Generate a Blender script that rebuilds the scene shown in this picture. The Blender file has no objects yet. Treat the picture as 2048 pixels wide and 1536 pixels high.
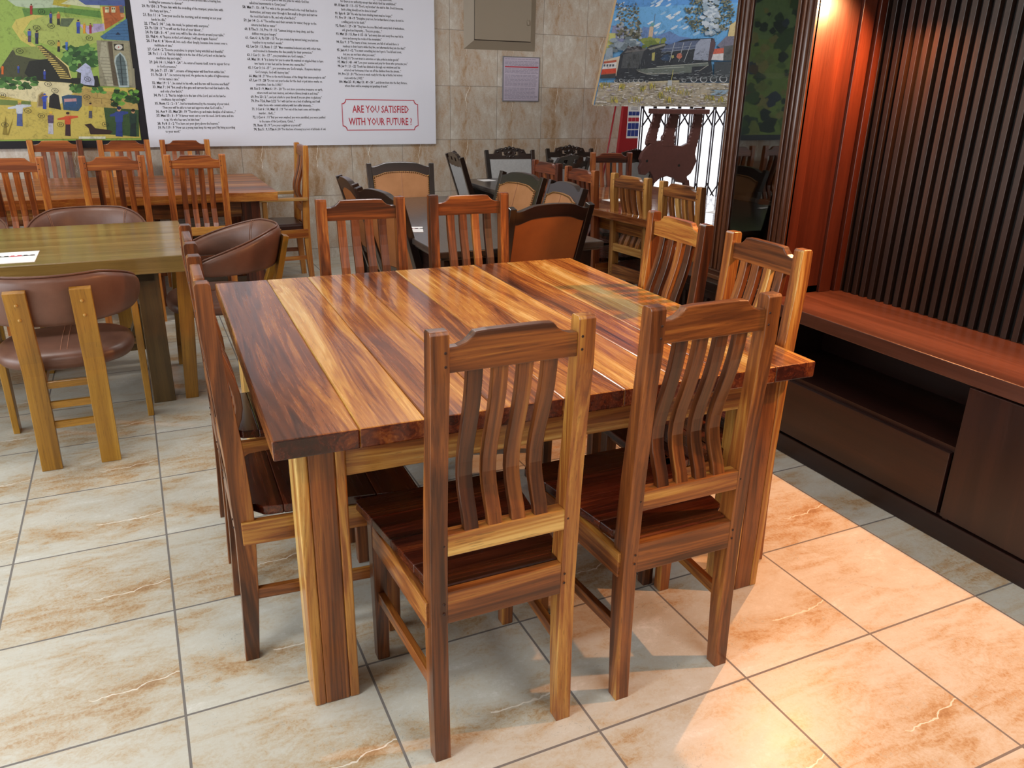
import bpy, math, random
from mathutils import Vector, Matrix
R_ = random.Random(11)
PI = math.pi
C = bpy.context.scene.collection

# ------------------------------------------------------------------ camera
CM = ((0.9064744, -0.4218131, 0.0194367), (0.1329729, 0.3288408, 0.934977), (0.4007772, 0.8449482, -0.3541754))
FPX = 1578.0
CAMH = 1.5
cam_d = bpy.data.cameras.new('camera'); cam = bpy.data.objects.new('camera', cam_d); C.objects.link(cam)
cam_d.sensor_width = 36.0; cam_d.lens = FPX / 2048 * 36.0; cam_d.clip_start = 0.05; cam_d.clip_end = 200
r, u, fw = (Vector(v) for v in CM)
mat = Matrix((r, u, -fw)).transposed().to_4x4(); mat.translation = (0, 0, CAMH)
cam.matrix_world = mat
bpy.context.scene.camera = cam

def ray(px, py):
    return r * ((px - 1024) / FPX) + u * ((768 - py) / FPX) + fw
def at_y(px, py, y):
    d = ray(px, py); t = y / d.y; return Vector((0, 0, CAMH)) + d * t

# ------------------------------------------------------------------ world, light, exposure
sc = bpy.context.scene
sc.view_settings.view_transform = 'Standard'; sc.view_settings.look = 'None'
sc.view_settings.gamma = 1; sc.view_settings.use_curve_mapping = False
sc.view_settings.exposure = 0.08
w = bpy.data.worlds.new('world'); sc.world = w; w.use_nodes = True
w.node_tree.nodes['Background'].inputs[0].default_value = (0.86, 0.93, 1.0, 1)
w.node_tree.nodes['Background'].inputs[1].default_value = 2.6

def area_light(name, loc, rot, sx, sy, power, col, spread=PI):
    l = bpy.data.lights.new(name, 'AREA'); l.shape = 'RECTANGLE'; l.size = sx; l.size_y = sy
    l.energy = power; l.color = col; l.spread = spread
    o = bpy.data.objects.new(name, l); C.objects.link(o); o.location = loc; o.rotation_euler = rot
    return o
# daylight outside the shop-front opening on the left; the gate opening is lit by the sky
area_light('shopfront_daylight', (-5.3, 1.8, 1.45), (0, math.radians(-90), 0), 2.3, 7.0, 215, (0.93, 0.97, 1.0))
# unseen fluorescent fittings, added on the ceiling to soften the shadows
FLUO = [(-1.2, 1.0), (-1.2, 4.6), (1.3, -0.2), (1.6, 4.6), (4.6, 4.6)]
for i, (lx, ly) in enumerate(FLUO):
    area_light('added_ceiling_light', (lx, ly, 2.93), (0, 0, 0), 1.2, 0.28, 29, (1.0, 0.97, 0.93))

# ------------------------------------------------------------------ materials
def lin(c):
    if isinstance(c, str):
        c = tuple(int(c[i:i+2], 16) / 255 for i in (0, 2, 4))
    return tuple((x / 12.92 if x <= .04045 else ((x + .055) / 1.055) ** 2.4) for x in c) + (1,)

class NT:
    def __init__(s, name):
        s.m = bpy.data.materials.new(name); s.m.use_nodes = True; s.t = s.m.node_tree
        s.b = s.t.nodes['Principled BSDF']
    def n(s, typ, ins=None, **kw):
        nd = s.t.nodes.new(typ)
        for k, v in kw.items(): setattr(nd, k, v)
        if ins:
            for k, v in ins.items():
                if hasattr(v, 'is_output') or isinstance(v, bpy.types.NodeSocket): s.t.links.new(v, nd.inputs[k])
                else: nd.inputs[k].default_value = v
        return nd
    def math(s, op, a, b=None, c=None, clamp=False):
        nd = s.t.nodes.new('ShaderNodeMath'); nd.operation = op; nd.use_clamp = clamp
        for i, v in enumerate((a, b, c)):
            if v is None: continue
            if isinstance(v, bpy.types.NodeSocket): s.t.links.new(v, nd.inputs[i])
            else: nd.inputs[i].default_value = v
        return nd.outputs[0]
    def vmath(s, op, a, b=None):
        nd = s.t.nodes.new('ShaderNodeVectorMath'); nd.operation = op
        for i, v in enumerate((a, b)):
            if v is None: continue
            if isinstance(v, bpy.types.NodeSocket): s.t.links.new(v, nd.inputs[i])
            else: nd.inputs[i].default_value = v
        return nd.outputs[0]
    def noise(s, vec, scale, detail=3, rough=.55, dist=0):
        return s.n('ShaderNodeTexNoise', {'Vector': vec, 'Scale': scale, 'Detail': detail, 'Roughness': rough, 'Distortion': dist}).outputs['Fac']
    def ramp(s, fac, stops, interp='LINEAR'):
        nd = s.t.nodes.new('ShaderNodeValToRGB'); nd.color_ramp.interpolation = interp
        s.t.links.new(fac, nd.inputs[0]); e = nd.color_ramp.elements
        e[0].position, e[0].color = stops[0][0], lin(stops[0][1])
        e[1].position, e[1].color = stops[-1][0], lin(stops[-1][1])
        for p, c in stops[1:-1]:
            x = e.new(p); x.color = lin(c)
        return nd.outputs[0]
    def mix(s, fac, a, b, mode='MIX'):
        nd = s.t.nodes.new('ShaderNodeMix'); nd.data_type = 'RGBA'; nd.blend_type = mode
        for i, v in ((0, fac), (6, a), (7, b)):
            if isinstance(v, bpy.types.NodeSocket): s.t.links.new(v, nd.inputs[i])
            else: nd.inputs[i].default_value = v
        return nd.outputs[2]
    def link(s, a, name): s.t.links.new(a, s.b.inputs[name])

def plain(name, col, rough=.5, metal=0, coat=0, noise=0, spec=.5, emit=None):
    k = NT(name); c = lin(col)
    if noise:
        g = k.n('ShaderNodeTexCoord').outputs['Object']
        f = k.noise(g, noise, 4)
        k.link(k.mix(f, tuple(x * .78 for x in c[:3]) + (1,), tuple(min(1, x * 1.2) for x in c[:3]) + (1,)), 'Base Color')
    else: k.b.inputs['Base Color'].default_value = c
    k.b.inputs['Roughness'].default_value = rough; k.b.inputs['Metallic'].default_value = metal
    k.b.inputs['Coat Weight'].default_value = coat; k.b.inputs['Specular IOR Level'].default_value = spec
    if emit:
        k.b.inputs['Emission Color'].default_value = c; k.b.inputs['Emission Strength'].default_value = emit
    return k.m

def wood(name, stops, rough=.32, coat=.25, fig=1.0, ring=.16, tone=1.0, obj_var=.16, coatr=.12, warp=.07):
    k = NT(name)
    g = k.n('ShaderNodeAttribute', attribute_name='g').outputs['Vector']
    t = k.n('ShaderNodeAttribute', attribute_name='tone').outputs['Fac']
    rnd = k.n('ShaderNodeObjectInfo').outputs['Random']
    off = k.n('ShaderNodeCombineXYZ', {'X': k.math('MULTIPLY', rnd, 17.3), 'Y': k.math('MULTIPLY', rnd, 31.7), 'Z': k.math('MULTIPLY', rnd, 11.1)}).outputs[0]
    g = k.vmath('ADD', g, off)
    wv = k.math('MULTIPLY', k.math('SUBTRACT', k.noise(k.vmath('MULTIPLY', g, (.9, 1.6, 1.6)), 1.0, 1, .5), .5), warp)
    g = k.vmath('ADD', g, k.n('ShaderNodeCombineXYZ', {'Y': wv, 'Z': wv}).outputs[0])
    a = k.noise(k.vmath('MULTIPLY', g, (.55 * fig, 11.0 * fig, 11.0 * fig)), 1.0, 3, .5, .35)
    rings = k.math('SINE', k.math('MULTIPLY', a, 75.0))
    fine = k.noise(k.vmath('MULTIPLY', g, (2.2, 170.0, 170.0)), 1.0, 4, .62)
    pore = k.noise(k.vmath('MULTIPLY', g, (14.0, 380.0, 380.0)), 1.0, 2, .5)
    # knots and cross figure, sparse
    flame = k.noise(k.vmath('MULTIPLY', g, (1.6, 34.0, 34.0)), 1.0, 3, .55, .2)
    f = k.math('ADD', k.math('MULTIPLY', k.math('SUBTRACT', a, .5), 1.25), .48)
    f = k.math('ADD', f, k.math('MULTIPLY', rings, ring * .5))
    f = k.math('ADD', f, k.math('MULTIPLY', k.math('SUBTRACT', fine, .5), .38))
    f = k.math('ADD', f, k.math('MULTIPLY', k.math('SUBTRACT', flame, .5), .42))
    f = k.math('ADD', f, k.math('MULTIPLY', t, tone))
    f = k.math('ADD', f, k.math('MULTIPLY', k.math('SUBTRACT', rnd, .5), obj_var))
    col = k.ramp(f, stops)
    dark = k.math('MULTIPLY', k.math('LESS_THAN', pore, .36), .35)
    col = k.mix(dark, col, lin(stops[0][1]))
    k.link(col, 'Base Color')
    k.link(k.math('ADD', k.math('MULTIPLY', fine, .12), rough - .06), 'Roughness')
    k.b.inputs['Coat Weight'].default_value = coat; k.b.inputs['Coat Roughness'].default_value = coatr
    bp = k.n('ShaderNodeBump', {'Strength': .06, 'Distance': .002, 'Height': fine})
    k.link(bp.outputs[0], 'Normal')
    return k.m

ACACIA = [(.06, '1e0d07'), (.26, '46230f'), (.43, '6e3c1a'), (.57, '905424'), (.74, 'b8843c'), (.94, 'dab66c')]
ACACIA_O = [(.05, '3a180a'), (.3, '70330f'), (.5, '985020'), (.7, 'b8742f'), (.95, 'd8a455')]
M = {}
M['acacia_top'] = wood('oiled_acacia_tabletop', [(.06, '301509'), (.24, '5e3014'), (.4, '8a5024'), (.55, 'b27834'), (.72, 'd0a04e'), (.92, 'ebcc86')], rough=.26, coat=.45, coatr=.1, obj_var=0, ring=.12, warp=.13)
M['acacia'] = wood('acacia_wood', ACACIA, rough=.34, coat=.3, ring=.12, obj_var=.12)
M['acacia_orange'] = wood('orange_acacia_wood', ACACIA_O, rough=.34, coat=.3, ring=.12, obj_var=.12)
M['acacia_dark'] = wood('dark_acacia_wood', [(.05, '140705'), (.3, '2c0f0a'), (.5, '44190e'), (.7, '642c14'), (.95, '8c5024')], rough=.26, coat=.4)
M['acacia_pale'] = wood('acacia_pale_wood', [(.05, '3e2010'), (.25, '77441f'), (.45, '9c6630'), (.7, 'b98a4a'), (.95, 'd2ac6c')], rough=.36, coat=.2)
M['acacia_red'] = wood('acacia_red_wood', [(.05, '240e08'), (.3, '522313'), (.5, '77391d'), (.7, '965428'), (.95, 'b87a42')], rough=.36, coat=.2)
M['oak'] = wood('olive_stained_oak', [(.05, '54421f'), (.3, '6c582b'), (.5, '7c6635'), (.75, '8d7742'), (.95, '9c8750')], rough=.3, coat=.35, ring=.08, obj_var=.1)
M['oak_dark'] = wood('olive_stained_oak_base', [(.05, '2e2110'), (.3, '47351a'), (.6, '5f4823'), (.95, '7a6030')], rough=.42, coat=.1, ring=.08)
M['oak_leg'] = wood('honey_stained_oak', [(.05, '4e3208'), (.3, '7d5512'), (.5, '96691a'), (.75, 'ab7e28'), (.95, 'bd9440')], rough=.36, coat=.25, ring=.08, obj_var=.1)
M['dark'] = wood('dark_stained_wood', [(.05, '0d0706'), (.4, '1d100c'), (.7, '2b1812'), (.95, '3a2318')], rough=.3, coat=.35, ring=.05)
M['dark_top'] = wood('dark_stained_tabletop', [(.05, '2c2624'), (.4, '38302c'), (.7, '423934'), (.95, '4c423c')], rough=.3, coat=.4, ring=.05)  # lighter grey base colour: reflected light on the top put into the stain
M['espresso'] = wood('espresso_cabinet_wood', [(.05, '150807'), (.4, '22100c'), (.7, '2f1710'), (.95, '3e2116')], rough=.36, coat=.1, ring=.03, obj_var=.06)
M['bench_top'] = wood('reddish_bench_top', [(.05, '3a2017'), (.4, '523024'), (.7, '683f30'), (.95, '7e5140')], rough=.34, coat=.2, ring=.05)
M['acacia_gloss'] = wood('glossy_acacia_top', [(.05, '3a1a10'), (.3, '62331c'), (.5, '86502c'), (.7, 'a8713e'), (.95, 'c89a60')], rough=.16, coat=.9, coatr=.05, ring=.12, warp=.1)
M['mahog'] = wood('mahogany_cabinet_wood', [(.05, '2a0f08'), (.4, '421a0e'), (.7, '542414'), (.95, '68321c')], rough=.34, coat=.2, ring=.03, obj_var=.05)
M['slat'] = wood('dark_slat_wood', [(.05, '120905'), (.4, '22130a'), (.7, '331e11'), (.95, '452b19')], rough=.42, coat=.1, ring=.03)
M['moulding'] = wood('moulding_wood', [(.05, '2a150c'), (.4, '3d2012'), (.7, '55301a'), (.95, '6e4426')], rough=.3, coat=.3, ring=.03)
M['carved'] = plain('carved_easel_wood', '57332f', .42, noise=30)

def leather(name, c0, c1, rough=.38):
    k = NT(name); g = k.n('ShaderNodeTexCoord').outputs['Object']
    f = k.noise(g, 7.0, 4, .6); f2 = k.noise(g, 220.0, 2)
    k.link(k.mix(k.math('MULTIPLY_ADD', f, 1.6, -.3, clamp=True), lin(c0), lin(c1)), 'Base Color')
    k.b.inputs['Roughness'].default_value = rough
    k.link(k.n('ShaderNodeBump', {'Strength': .12, 'Distance': .001, 'Height': f2}).outputs[0], 'Normal')
    return k.m
M['leather'] = leather('brown_leather', '523327', '745041', .4)
M['leather_tan'] = leather('tan_leather', '8a5a30', 'a8744a', .5)
M['leather_rust'] = leather('rust_leather', '74401c', '8f5527', .5)
M['leather_dark'] = leather('dark_brown_leather', '2f1a15', '42261d', .3)
M['grey_fabric'] = plain('grey_upholstery', 'a6a6a8', .85, noise=60)
M['white_fabric'] = plain('pale_upholstery', 'c4c0bd', .85, noise=60)
M['thread'] = plain('stitching', '9a6a50', .7)
M['brass'] = plain('aged_brass', '8a6a40', .35, metal=1)
M['plug'] = plain('dark_dowel_plug', '2a1008', .5)
M['peg'] = plain('wooden_screw_cap', 'a9803a', .35)
M['black'] = plain('black_metal', '0b0b0c', .4)
M['void'] = plain('black_backing', '050404', .8)
M['gate'] = plain('grey_painted_steel', '2e2229', .45, metal=.3)
M['paper'] = plain('white_paper', 'eeeef0', .6)
M['red_paint'] = plain('red_painted_metal', '9c1220', .35, coat=.3)
M['red_ink'] = plain('red_print', 'b8263c', .6)
M['blue_ink'] = plain('blue_print', '2c3f92', .6)
M['grey_ink'] = plain('grey_print', '8c8698', .6)
M['black_ink'] = plain('black_print', '15151a', .6)
M['banner'] = plain('white_banner_board', 'e2e3f0', .55)
M['banner_edge'] = plain('black_banner_border', '0c0d1a', .4)
M['box_paint'] = plain('beige_painted_steel', '948776', .5)
M['box_dark'] = plain('dark_gap', '2a2018', .8)
M['frame_grey'] = plain('grey_document_frame', '7a7880', .4)
M['notice_paper'] = plain('framed_notice_paper', 'bcb2c4', .3)
M['ceiling'] = plain('ceiling_paint', 'd8d6d0', .9)
M['wall_paint'] = plain('plain_wall_paint', 'c4beb2', .9)
M['canvas_edge'] = plain('canvas_edge', 'b89c78', .8)
M['smoked'] = plain('black_shelf', '0a0908', .5)
M['outside'] = plain('pale_paving', 'd8d2d0', .9)
M['outwall'] = plain('white_building_wall', 'e8e4e6', .9)
M['tube'] = plain('added_fluorescent_tube', 'ffffff', .5, emit=3.0)
M['bulb'] = plain('lit_warm_bulb', 'ffb060', .5, emit=12.0)
k = NT('clear_cabinet_glass')
k.b.inputs['Base Color'].default_value = (.55, .6, .58, 1); k.b.inputs['Roughness'].default_value = 0.01
k.b.inputs['Transmission Weight'].default_value = 1.0; k.b.inputs['IOR'].default_value = 1.6
M['glass'] = k.m
k = NT('printed_artwork')
ca = k.n('ShaderNodeAttribute', attribute_name='col').outputs['Color']
g = k.n('ShaderNodeTexCoord').outputs['Object']
f = k.noise(k.vmath('MULTIPLY', g, (1, 1, 1)), 22.0, 5, .65, 1.2)
f2 = k.noise(g, 90.0, 3)
ff = k.math('ADD', k.math('MULTIPLY', f, .85), k.math('MULTIPLY', f2, .35))
k.link(k.mix(1.0, ca, k.ramp(ff, [(.3, 'a0a0a0'), (.58, 'f8f8f8'), (.8, 'ffffff')]), 'MULTIPLY'), 'Base Color')
k.b.inputs['Roughness'].default_value = .45
M['art'] = k.m

def tile_mat(name, size, ox, oy, axes, pal, grout, gw, rough, coat, bump=.15, vein_axis=0):
    """stone-look ceramic tile: the same printed pattern on each tile, shifted in a few variants"""
    k = NT(name)
    P = k.n('ShaderNodeNewGeometry').outputs['Position']
    sx = k.n('ShaderNodeSeparateXYZ', {0: P})
    U = k.math('DIVIDE', k.math('SUBTRACT', sx.outputs[axes[0]], ox), size)
    V = k.math('DIVIDE', k.math('SUBTRACT', sx.outputs[axes[1]], oy), size)
    fu, fv = k.math('FRACT', U), k.math('FRACT', V)
    iu, iv = k.math('FLOOR', U), k.math('FLOOR', V)
    def edge(f): return k.math('MINIMUM', f, k.math('SUBTRACT', 1.0, f))
    e = k.math('MINIMUM', edge(fu), edge(fv))
    gm = k.math('LESS_THAN', e, gw / size / 2)
    # variant number per tile
    wn = k.n('ShaderNodeTexWhiteNoise', {'Vector': k.n('ShaderNodeCombineXYZ', {'X': iu, 'Y': iv}).outputs[0]}, noise_dimensions='3D').outputs['Value']
    var = k.math('FLOOR', k.math('MULTIPLY', wn, 3.0))
    uv = k.n('ShaderNodeCombineXYZ', {'X': fu, 'Y': fv, 'Z': k.math('MULTIPLY', var, 3.7)}).outputs[0]
    sc_ = (1.3, 3.0, 1.0) if vein_axis == 0 else (3.0, 1.3, 1.0)
    big = k.noise(k.vmath('MULTIPLY', uv, sc_), 1.0, 5, .6, .8)
    med = k.noise(k.vmath('MULTIPLY', uv, tuple(x * 3 for x in sc_)), 1.0, 8, .68, 1.2)
    tiny = k.noise(uv, 42.0, 6, .7, .8)
    f = k.math('ADD', k.math('MULTIPLY', big, .65), k.math('MULTIPLY', med, .35))
    f = k.math('ADD', f, k.math('MULTIPLY', k.math('SUBTRACT', tiny, .5), .32))
    f = k.math('ADD', f, k.math('MULTIPLY', k.math('SUBTRACT', wn, .5), .05))
    A, B_ = (fu, fv) if vein_axis == 0 else (fv, fu)
    vy = k.math('ADD', k.math('ADD', k.math('MULTIPLY', k.math('SINE', k.math('MULTIPLY', A, 7.0)), .035), .36), k.math('MULTIPLY', k.math('SUBTRACT', k.noise(uv, 5.0, 3), .5), .16))
    dv = k.math('SUBTRACT', B_, vy)
    has = k.math('LESS_THAN', wn, .7)
    band = k.math('MULTIPLY', k.math('EXPONENT', k.math('MULTIPLY', k.math('POWER', k.math('DIVIDE', k.math('ADD', dv, .07), .13), 2.0), -1.0)), has)
    f = k.math('SUBTRACT', f, k.math('MULTIPLY', band, .085))
    col = k.ramp(f, pal)
    # pale mineral vein
    vm = k.math('MULTIPLY', k.math('MULTIPLY', k.math('LESS_THAN', k.math('ABSOLUTE', dv), .0045), k.math('GREATER_THAN', A, .52)), has)
    col = k.mix(k.math('MULTIPLY', vm, .75), col, lin('f0ebe0'))
    # grey speckled patches
    sp = k.math('MULTIPLY', k.math('GREATER_THAN', tiny, .6), k.math('GREATER_THAN', k.noise(uv, 3.1, 2), .55))
    col = k.mix(k.math('MULTIPLY', sp, .42), col, lin('8a887c'))
    col = k.mix(gm, col, lin(grout))
    k.link(col, 'Base Color')
    k.link(k.math('ADD', k.math('MULTIPLY', gm, .4), k.math('MULTIPLY_ADD', med, .2, rough - .1)), 'Roughness')
    k.b.inputs['Coat Weight'].default_value = coat; k.b.inputs['Coat Roughness'].default_value = .25
    h = k.math('SUBTRACT', k.math('ADD', k.math('MULTIPLY', med, .5), k.math('MULTIPLY', tiny, .2)), k.math('MULTIPLY', gm, 1.2))
    k.link(k.n('ShaderNodeBump', {'Strength': bump, 'Distance': .004, 'Height': h}).outputs[0], 'Normal')
    return k.m
M['floor'] = tile_mat('beige_stone_floor_tile', .465, -.0593, 3.6101, (0, 1),
    [(.26, '96704a'), (.35, 'b39773'), (.42, 'bfb39d'), (.50, 'c6c3b7'), (.58, 'c9c9c0'), (.70, 'dededa')], '75716e', .0065, .36, .1, .1)
M['walltile'] = tile_mat('beige_stone_wall_tile', .4636, 2.7019, 1.0195, (0, 2),
    [(.28, '9c7a58'), (.37, 'b0957a'), (.45, 'baa999'), (.54, 'c2b8ac'), (.66, 'd8d2ca')], '857b70', .004, .5, 0, .3, vein_axis=1)

# ------------------------------------------------------------------ mesh builder
class MB:
    def __init__(s): s.v = []; s.f = []; s.g = []; s.t = []; s.mi = []; s.col = []; s.sm = []
    def add(s, vs, fs, gs=None, tone=0.0, mi=0, col=None, smooth=False, X=None):
        b = len(s.v); o = Vector((R_.uniform(0, 40), R_.uniform(0, 40), R_.uniform(0, 40)))
        for i, p in enumerate(vs):
            p = Vector(p); g_ = Vector(gs[i]) if gs else p
            s.v.append(X @ p if X else p); s.g.append(g_ + o); s.t.append(tone)
            s.col.append(col or (1, 1, 1, 1))
        for f in fs:
            s.f.append([b + i for i in f]); s.mi.append(mi); s.sm.append(smooth)
    @staticmethod
    def perm(p, ax):
        return (p[0], p[1], p[2]) if ax == 0 else ((p[1], p[0], p[2]) if ax == 1 else (p[2], p[0], p[1]))
    def hexa(s, bot, top, ax=None, **kw):
        vs = list(bot) + list(top)
        if ax is None:
            ext = [max(v[i] for v in vs) - min(v[i] for v in vs) for i in range(3)]; ax = ext.index(max(ext))
        s.add(vs, [(3, 2, 1, 0), (4, 5, 6, 7), (0, 1, 5, 4), (1, 2, 6, 5), (2, 3, 7, 6), (3, 0, 4, 7)], [s.perm(v, ax) for v in vs], **kw)
    def box(s, a, b, ax=None, **kw):
        (x0, y0, z0), (x1, y1, z1) = a, b
        s.hexa([(x0, y0, z0), (x1, y0, z0), (x1, y1, z0), (x0, y1, z0)], [(x0, y0, z1), (x1, y0, z1), (x1, y1, z1), (x0, y1, z1)], ax, **kw)
    def prism(s, pts, fn0, fn1, ax=0, **kw):
        """pts 2-D; fn0 / fn1 map a 2-D point to the two faces"""
        n = len(pts); vs = [fn0(p) for p in pts] + [fn1(p) for p in pts]
        fs = [tuple(range(n - 1, -1, -1)), tuple(range(n, 2 * n))] + [(i, (i + 1) % n, n + (i + 1) % n, n + i) for i in range(n)]
        s.add(vs, fs, [s.perm(v, ax) for v in vs], **kw)
    def sweep(s, path, side, hw, ht, **kw):
        """rectangular bar along a path; side = width direction; hw, ht half sizes (number or per-point)"""
        vs = []; gs = []; fs = []; L = 0; n = len(path); side = Vector(side)
        for i, p in enumerate(path):
            p = Vector(p)
            if i: L += (p - Vector(path[i-1])).length
            d = (Vector(path[min(i+1, n-1)]) - Vector(path[max(i-1, 0)])).normalized()
            q = d.cross(side).normalized()
            a = hw[i] if isinstance(hw, (list, tuple)) else hw; b = ht[i] if isinstance(ht, (list, tuple)) else ht
            for (e, f) in ((-1, -1), (1, -1), (1, 1), (-1, 1)):
                vs.append(p + side * (a * e) + q * (b * f)); gs.append((L, a * e, b * f))
        for i in range(n - 1):
            for j in range(4):
                fs.append((4*i + j, 4*i + (j+1) % 4, 4*i + 4 + (j+1) % 4, 4*i + 4 + j))
        fs += [(3, 2, 1, 0), tuple(4*(n-1) + j for j in range(4))]
        s.add(vs, fs, gs, **kw)
    def tube(s, path, rad, n=8, **kw):
        vs = []; gs = []; fs = []; L = 0; m = len(path)
        for i, p in enumerate(path):
            p = Vector(p)
            if i: L += (p - Vector(path[i-1])).length
            d = (Vector(path[min(i+1, m-1)]) - Vector(path[max(i-1, 0)])).normalized()
            a = d.cross(Vector((0, 0, 1)) if abs(d.z) < .9 else Vector((1, 0, 0))).normalized(); b = d.cross(a)
            rr = rad[i] if isinstance(rad, (list, tuple)) else rad
            for j in range(n):
                t = 2 * PI * j / n; vs.append(p + a * (rr * math.cos(t)) + b * (rr * math.sin(t))); gs.append((L, rr * math.cos(t), rr * math.sin(t)))
        for i in range(m - 1):
            for j in range(n): fs.append((n*i + j, n*i + (j+1) % n, n*i + n + (j+1) % n, n*i + n + j))
        fs += [tuple(range(n-1, -1, -1)), tuple(n*(m-1) + j for j in range(n))]
        kw.setdefault('smooth', True); s.add(vs, fs, gs, **kw)
    def lathe(s, prof, c, n=16, **kw):
        s.tube([(c[0], c[1], c[2] + z) for _, z in prof], [max(q, .0005) for q, _ in prof], n, **kw)
    def ball(s, c, rx, ry=None, rz=None, n=10, m=6, **kw):
        ry = ry or rx; rz = rz or rx; vs = []; fs = []
        for i in range(1, m):
            a = PI * i / m
            for j in range(n):
                b = 2 * PI * j / n; vs.append((c[0] + rx * math.sin(a) * math.cos(b), c[1] + ry * math.sin(a) * math.sin(b), c[2] + rz * math.cos(a)))
        vs += [(c[0], c[1], c[2] + rz), (c[0], c[1], c[2] - rz)]; T = len(vs) - 2
        for i in range(m - 2):
            for j in range(n): fs.append((n*i + j, n*i + n + j, n*i + n + (j+1) % n, n*i + (j+1) % n))
        for j in range(n):
            fs.append((T, j, (j+1) % n)); fs.append((T+1, n*(m-2) + (j+1) % n, n*(m-2) + j))
        kw.setdefault('smooth', True); s.add(vs, fs, **kw)
    def disc(s, c, nrm, rr, h=.0015, n=8, **kw):
        c = Vector(c); nrm = Vector(nrm).normalized(); kw.setdefault('smooth', False)
        s.tube([c - nrm * .002, c + nrm * h], rr, n, **kw)
    def build(s, name, mats, parent=None, bevel=0, seg=2, sub=0, smooth=False, col=False):
        me = bpy.data.meshes.new(name); me.from_pydata([tuple(v) for v in s.v], [], s.f); 
        a = me.attributes.new('g', 'FLOAT_VECTOR', 'POINT'); a.data.foreach_set('vector', [x for g_ in s.g for x in g_])
        a = me.attributes.new('tone', 'FLOAT', 'POINT'); a.data.foreach_set('value', s.t)
        if col:
            a = me.attributes.new('col', 'FLOAT_COLOR', 'POINT'); a.data.foreach_set('color', [x for c in s.col for x in c])
        if not isinstance(mats, (list, tuple)): mats = [mats]
        for m in mats: me.materials.append(M[m] if isinstance(m, str) else m)
        me.polygons.foreach_set('material_index', s.mi)
        me.polygons.foreach_set('use_smooth', [True if smooth else q for q in s.sm])
        me.validate(); me.update()
        o = bpy.data.objects.new(name, me); C.objects.link(o)
        if parent: o.parent = parent
        if bevel:
            m = o.modifiers.new('bevel', 'BEVEL'); m.width = bevel; m.segments = seg; m.limit_method = 'ANGLE'; m.angle_limit = math.radians(35)
        if sub:
            m = o.modifiers.new('subdivision', 'SUBSURF'); m.levels = sub; m.render_levels = sub
        return o

def tag(o, label=None, cat=None, group=None, kind=None):
    if label: o['label'] = label
    if cat: o['category'] = cat
    if group: o['group'] = group
    if kind: o['kind'] = kind
    return o
def empty(name, loc=(0, 0, 0), rz=0):
    o = bpy.data.objects.new(name, None); C.objects.link(o); o.empty_display_size = .1
    o.location = loc; o.rotation_euler = (0, 0, rz); return o
def copy_tree(o, parent=None):
    c = o.copy(); C.objects.link(c)
    if parent: c.parent = parent
    for ch in list(o.children): copy_tree(ch, c)
    return c
def place(proto, first, loc, rz, label, cat, group, scale=(1, 1, 1)):
    o = proto if first else copy_tree(proto)
    o.location = loc; o.rotation_euler = (0, 0, rz); o.scale = scale
    tag(o, label, cat, group); return o

# ------------------------------------------------------------------ the room
YW = 7.13; XL, XR, YB, H = -5.0, 7.6, -3.2, 3.0
def struct(name, mb, mats, **kw): return tag(mb.build(name, mats, **kw), kind='structure')
m = MB(); m.box((XL, YB, -.1), (XR, YW, 0)); struct('floor', m, 'floor')
m = MB(); m.box((XL, YB, H), (XR, YW, H + .1)); struct('ceiling', m, 'ceiling')
m = MB()
for a, b in (((XL - .2, YW, -.1), (4.6, YW + .2, H + .1)), ((4.6, YW, 2.5), (7.4, YW + .2, H + .1)), ((7.4, YW, -.1), (XR + .2, YW + .2, H + .1))): m.box(a, b)
struct('wall_back', m, 'walltile')
m = MB(); m.box((XR, YB - .2, -.1), (XR + .2, YW, H + .1)); struct('wall_right', m, 'wall_paint')
m = MB(); m.box((XL - .2, YB - .2, -.1), (XR, YB, H + .1)); struct('wall_front', m, 'wall_paint')
m = MB()
for a, b in (((XL - .2, YB, -.1), (XL, -1.8, H + .1)), ((XL - .2, 5.4, -.1), (XL, YW, H + .1)), ((XL - .2, -1.8, -.1), (XL, 5.4, .2)), ((XL - .2, -1.8, 2.7), (XL, 5.4, H + .1))): m.box(a, b)
struct('wall_left', m, 'wall_paint')
m = MB()
for yy in (-1.8, .57, 2.97, 5.34): m.box((XL - .14, yy, .2), (XL - .06, yy + .06, 2.7), ax=2)
m.box((XL - .14, -1.8, .2), (XL - .06, 5.4, .26)); m.box((XL - .14, -1.8, 2.64), (XL - .06, 5.4, 2.7)); struct('window_1', m, 'black')
# outside the gate
m = MB(); m.box((1.5, YW + .2, -.12), (14, 16, -.02)); struct('ground', m, 'outside')
m = MB(); m.box((2, 13, -.02), (14, 13.3, 1.9)); struct('outer_wall', m, 'outwall')

# bodies of the added ceiling fittings, out of view
m = MB(); m.box((-.62, -.16, -.035), (.62, .16, 0), mi=0); fit = empty('added_ceiling_fitting')
m.build('housing', ['ceiling'], fit)
m = MB()
for yy in (-.07, .07): m.tube([(-.58, yy, -.045), (.58, yy, -.045)], .013)
m.build('tube', ['tube'], fit)
for i, (lx, ly) in enumerate(FLUO):
    place(fit, i == 0, (lx, ly, H), 0, 'added unseen twin tube fluorescent fitting on the ceiling', 'ceiling light', 'added unseen fluorescent fittings on the ceiling')

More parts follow.
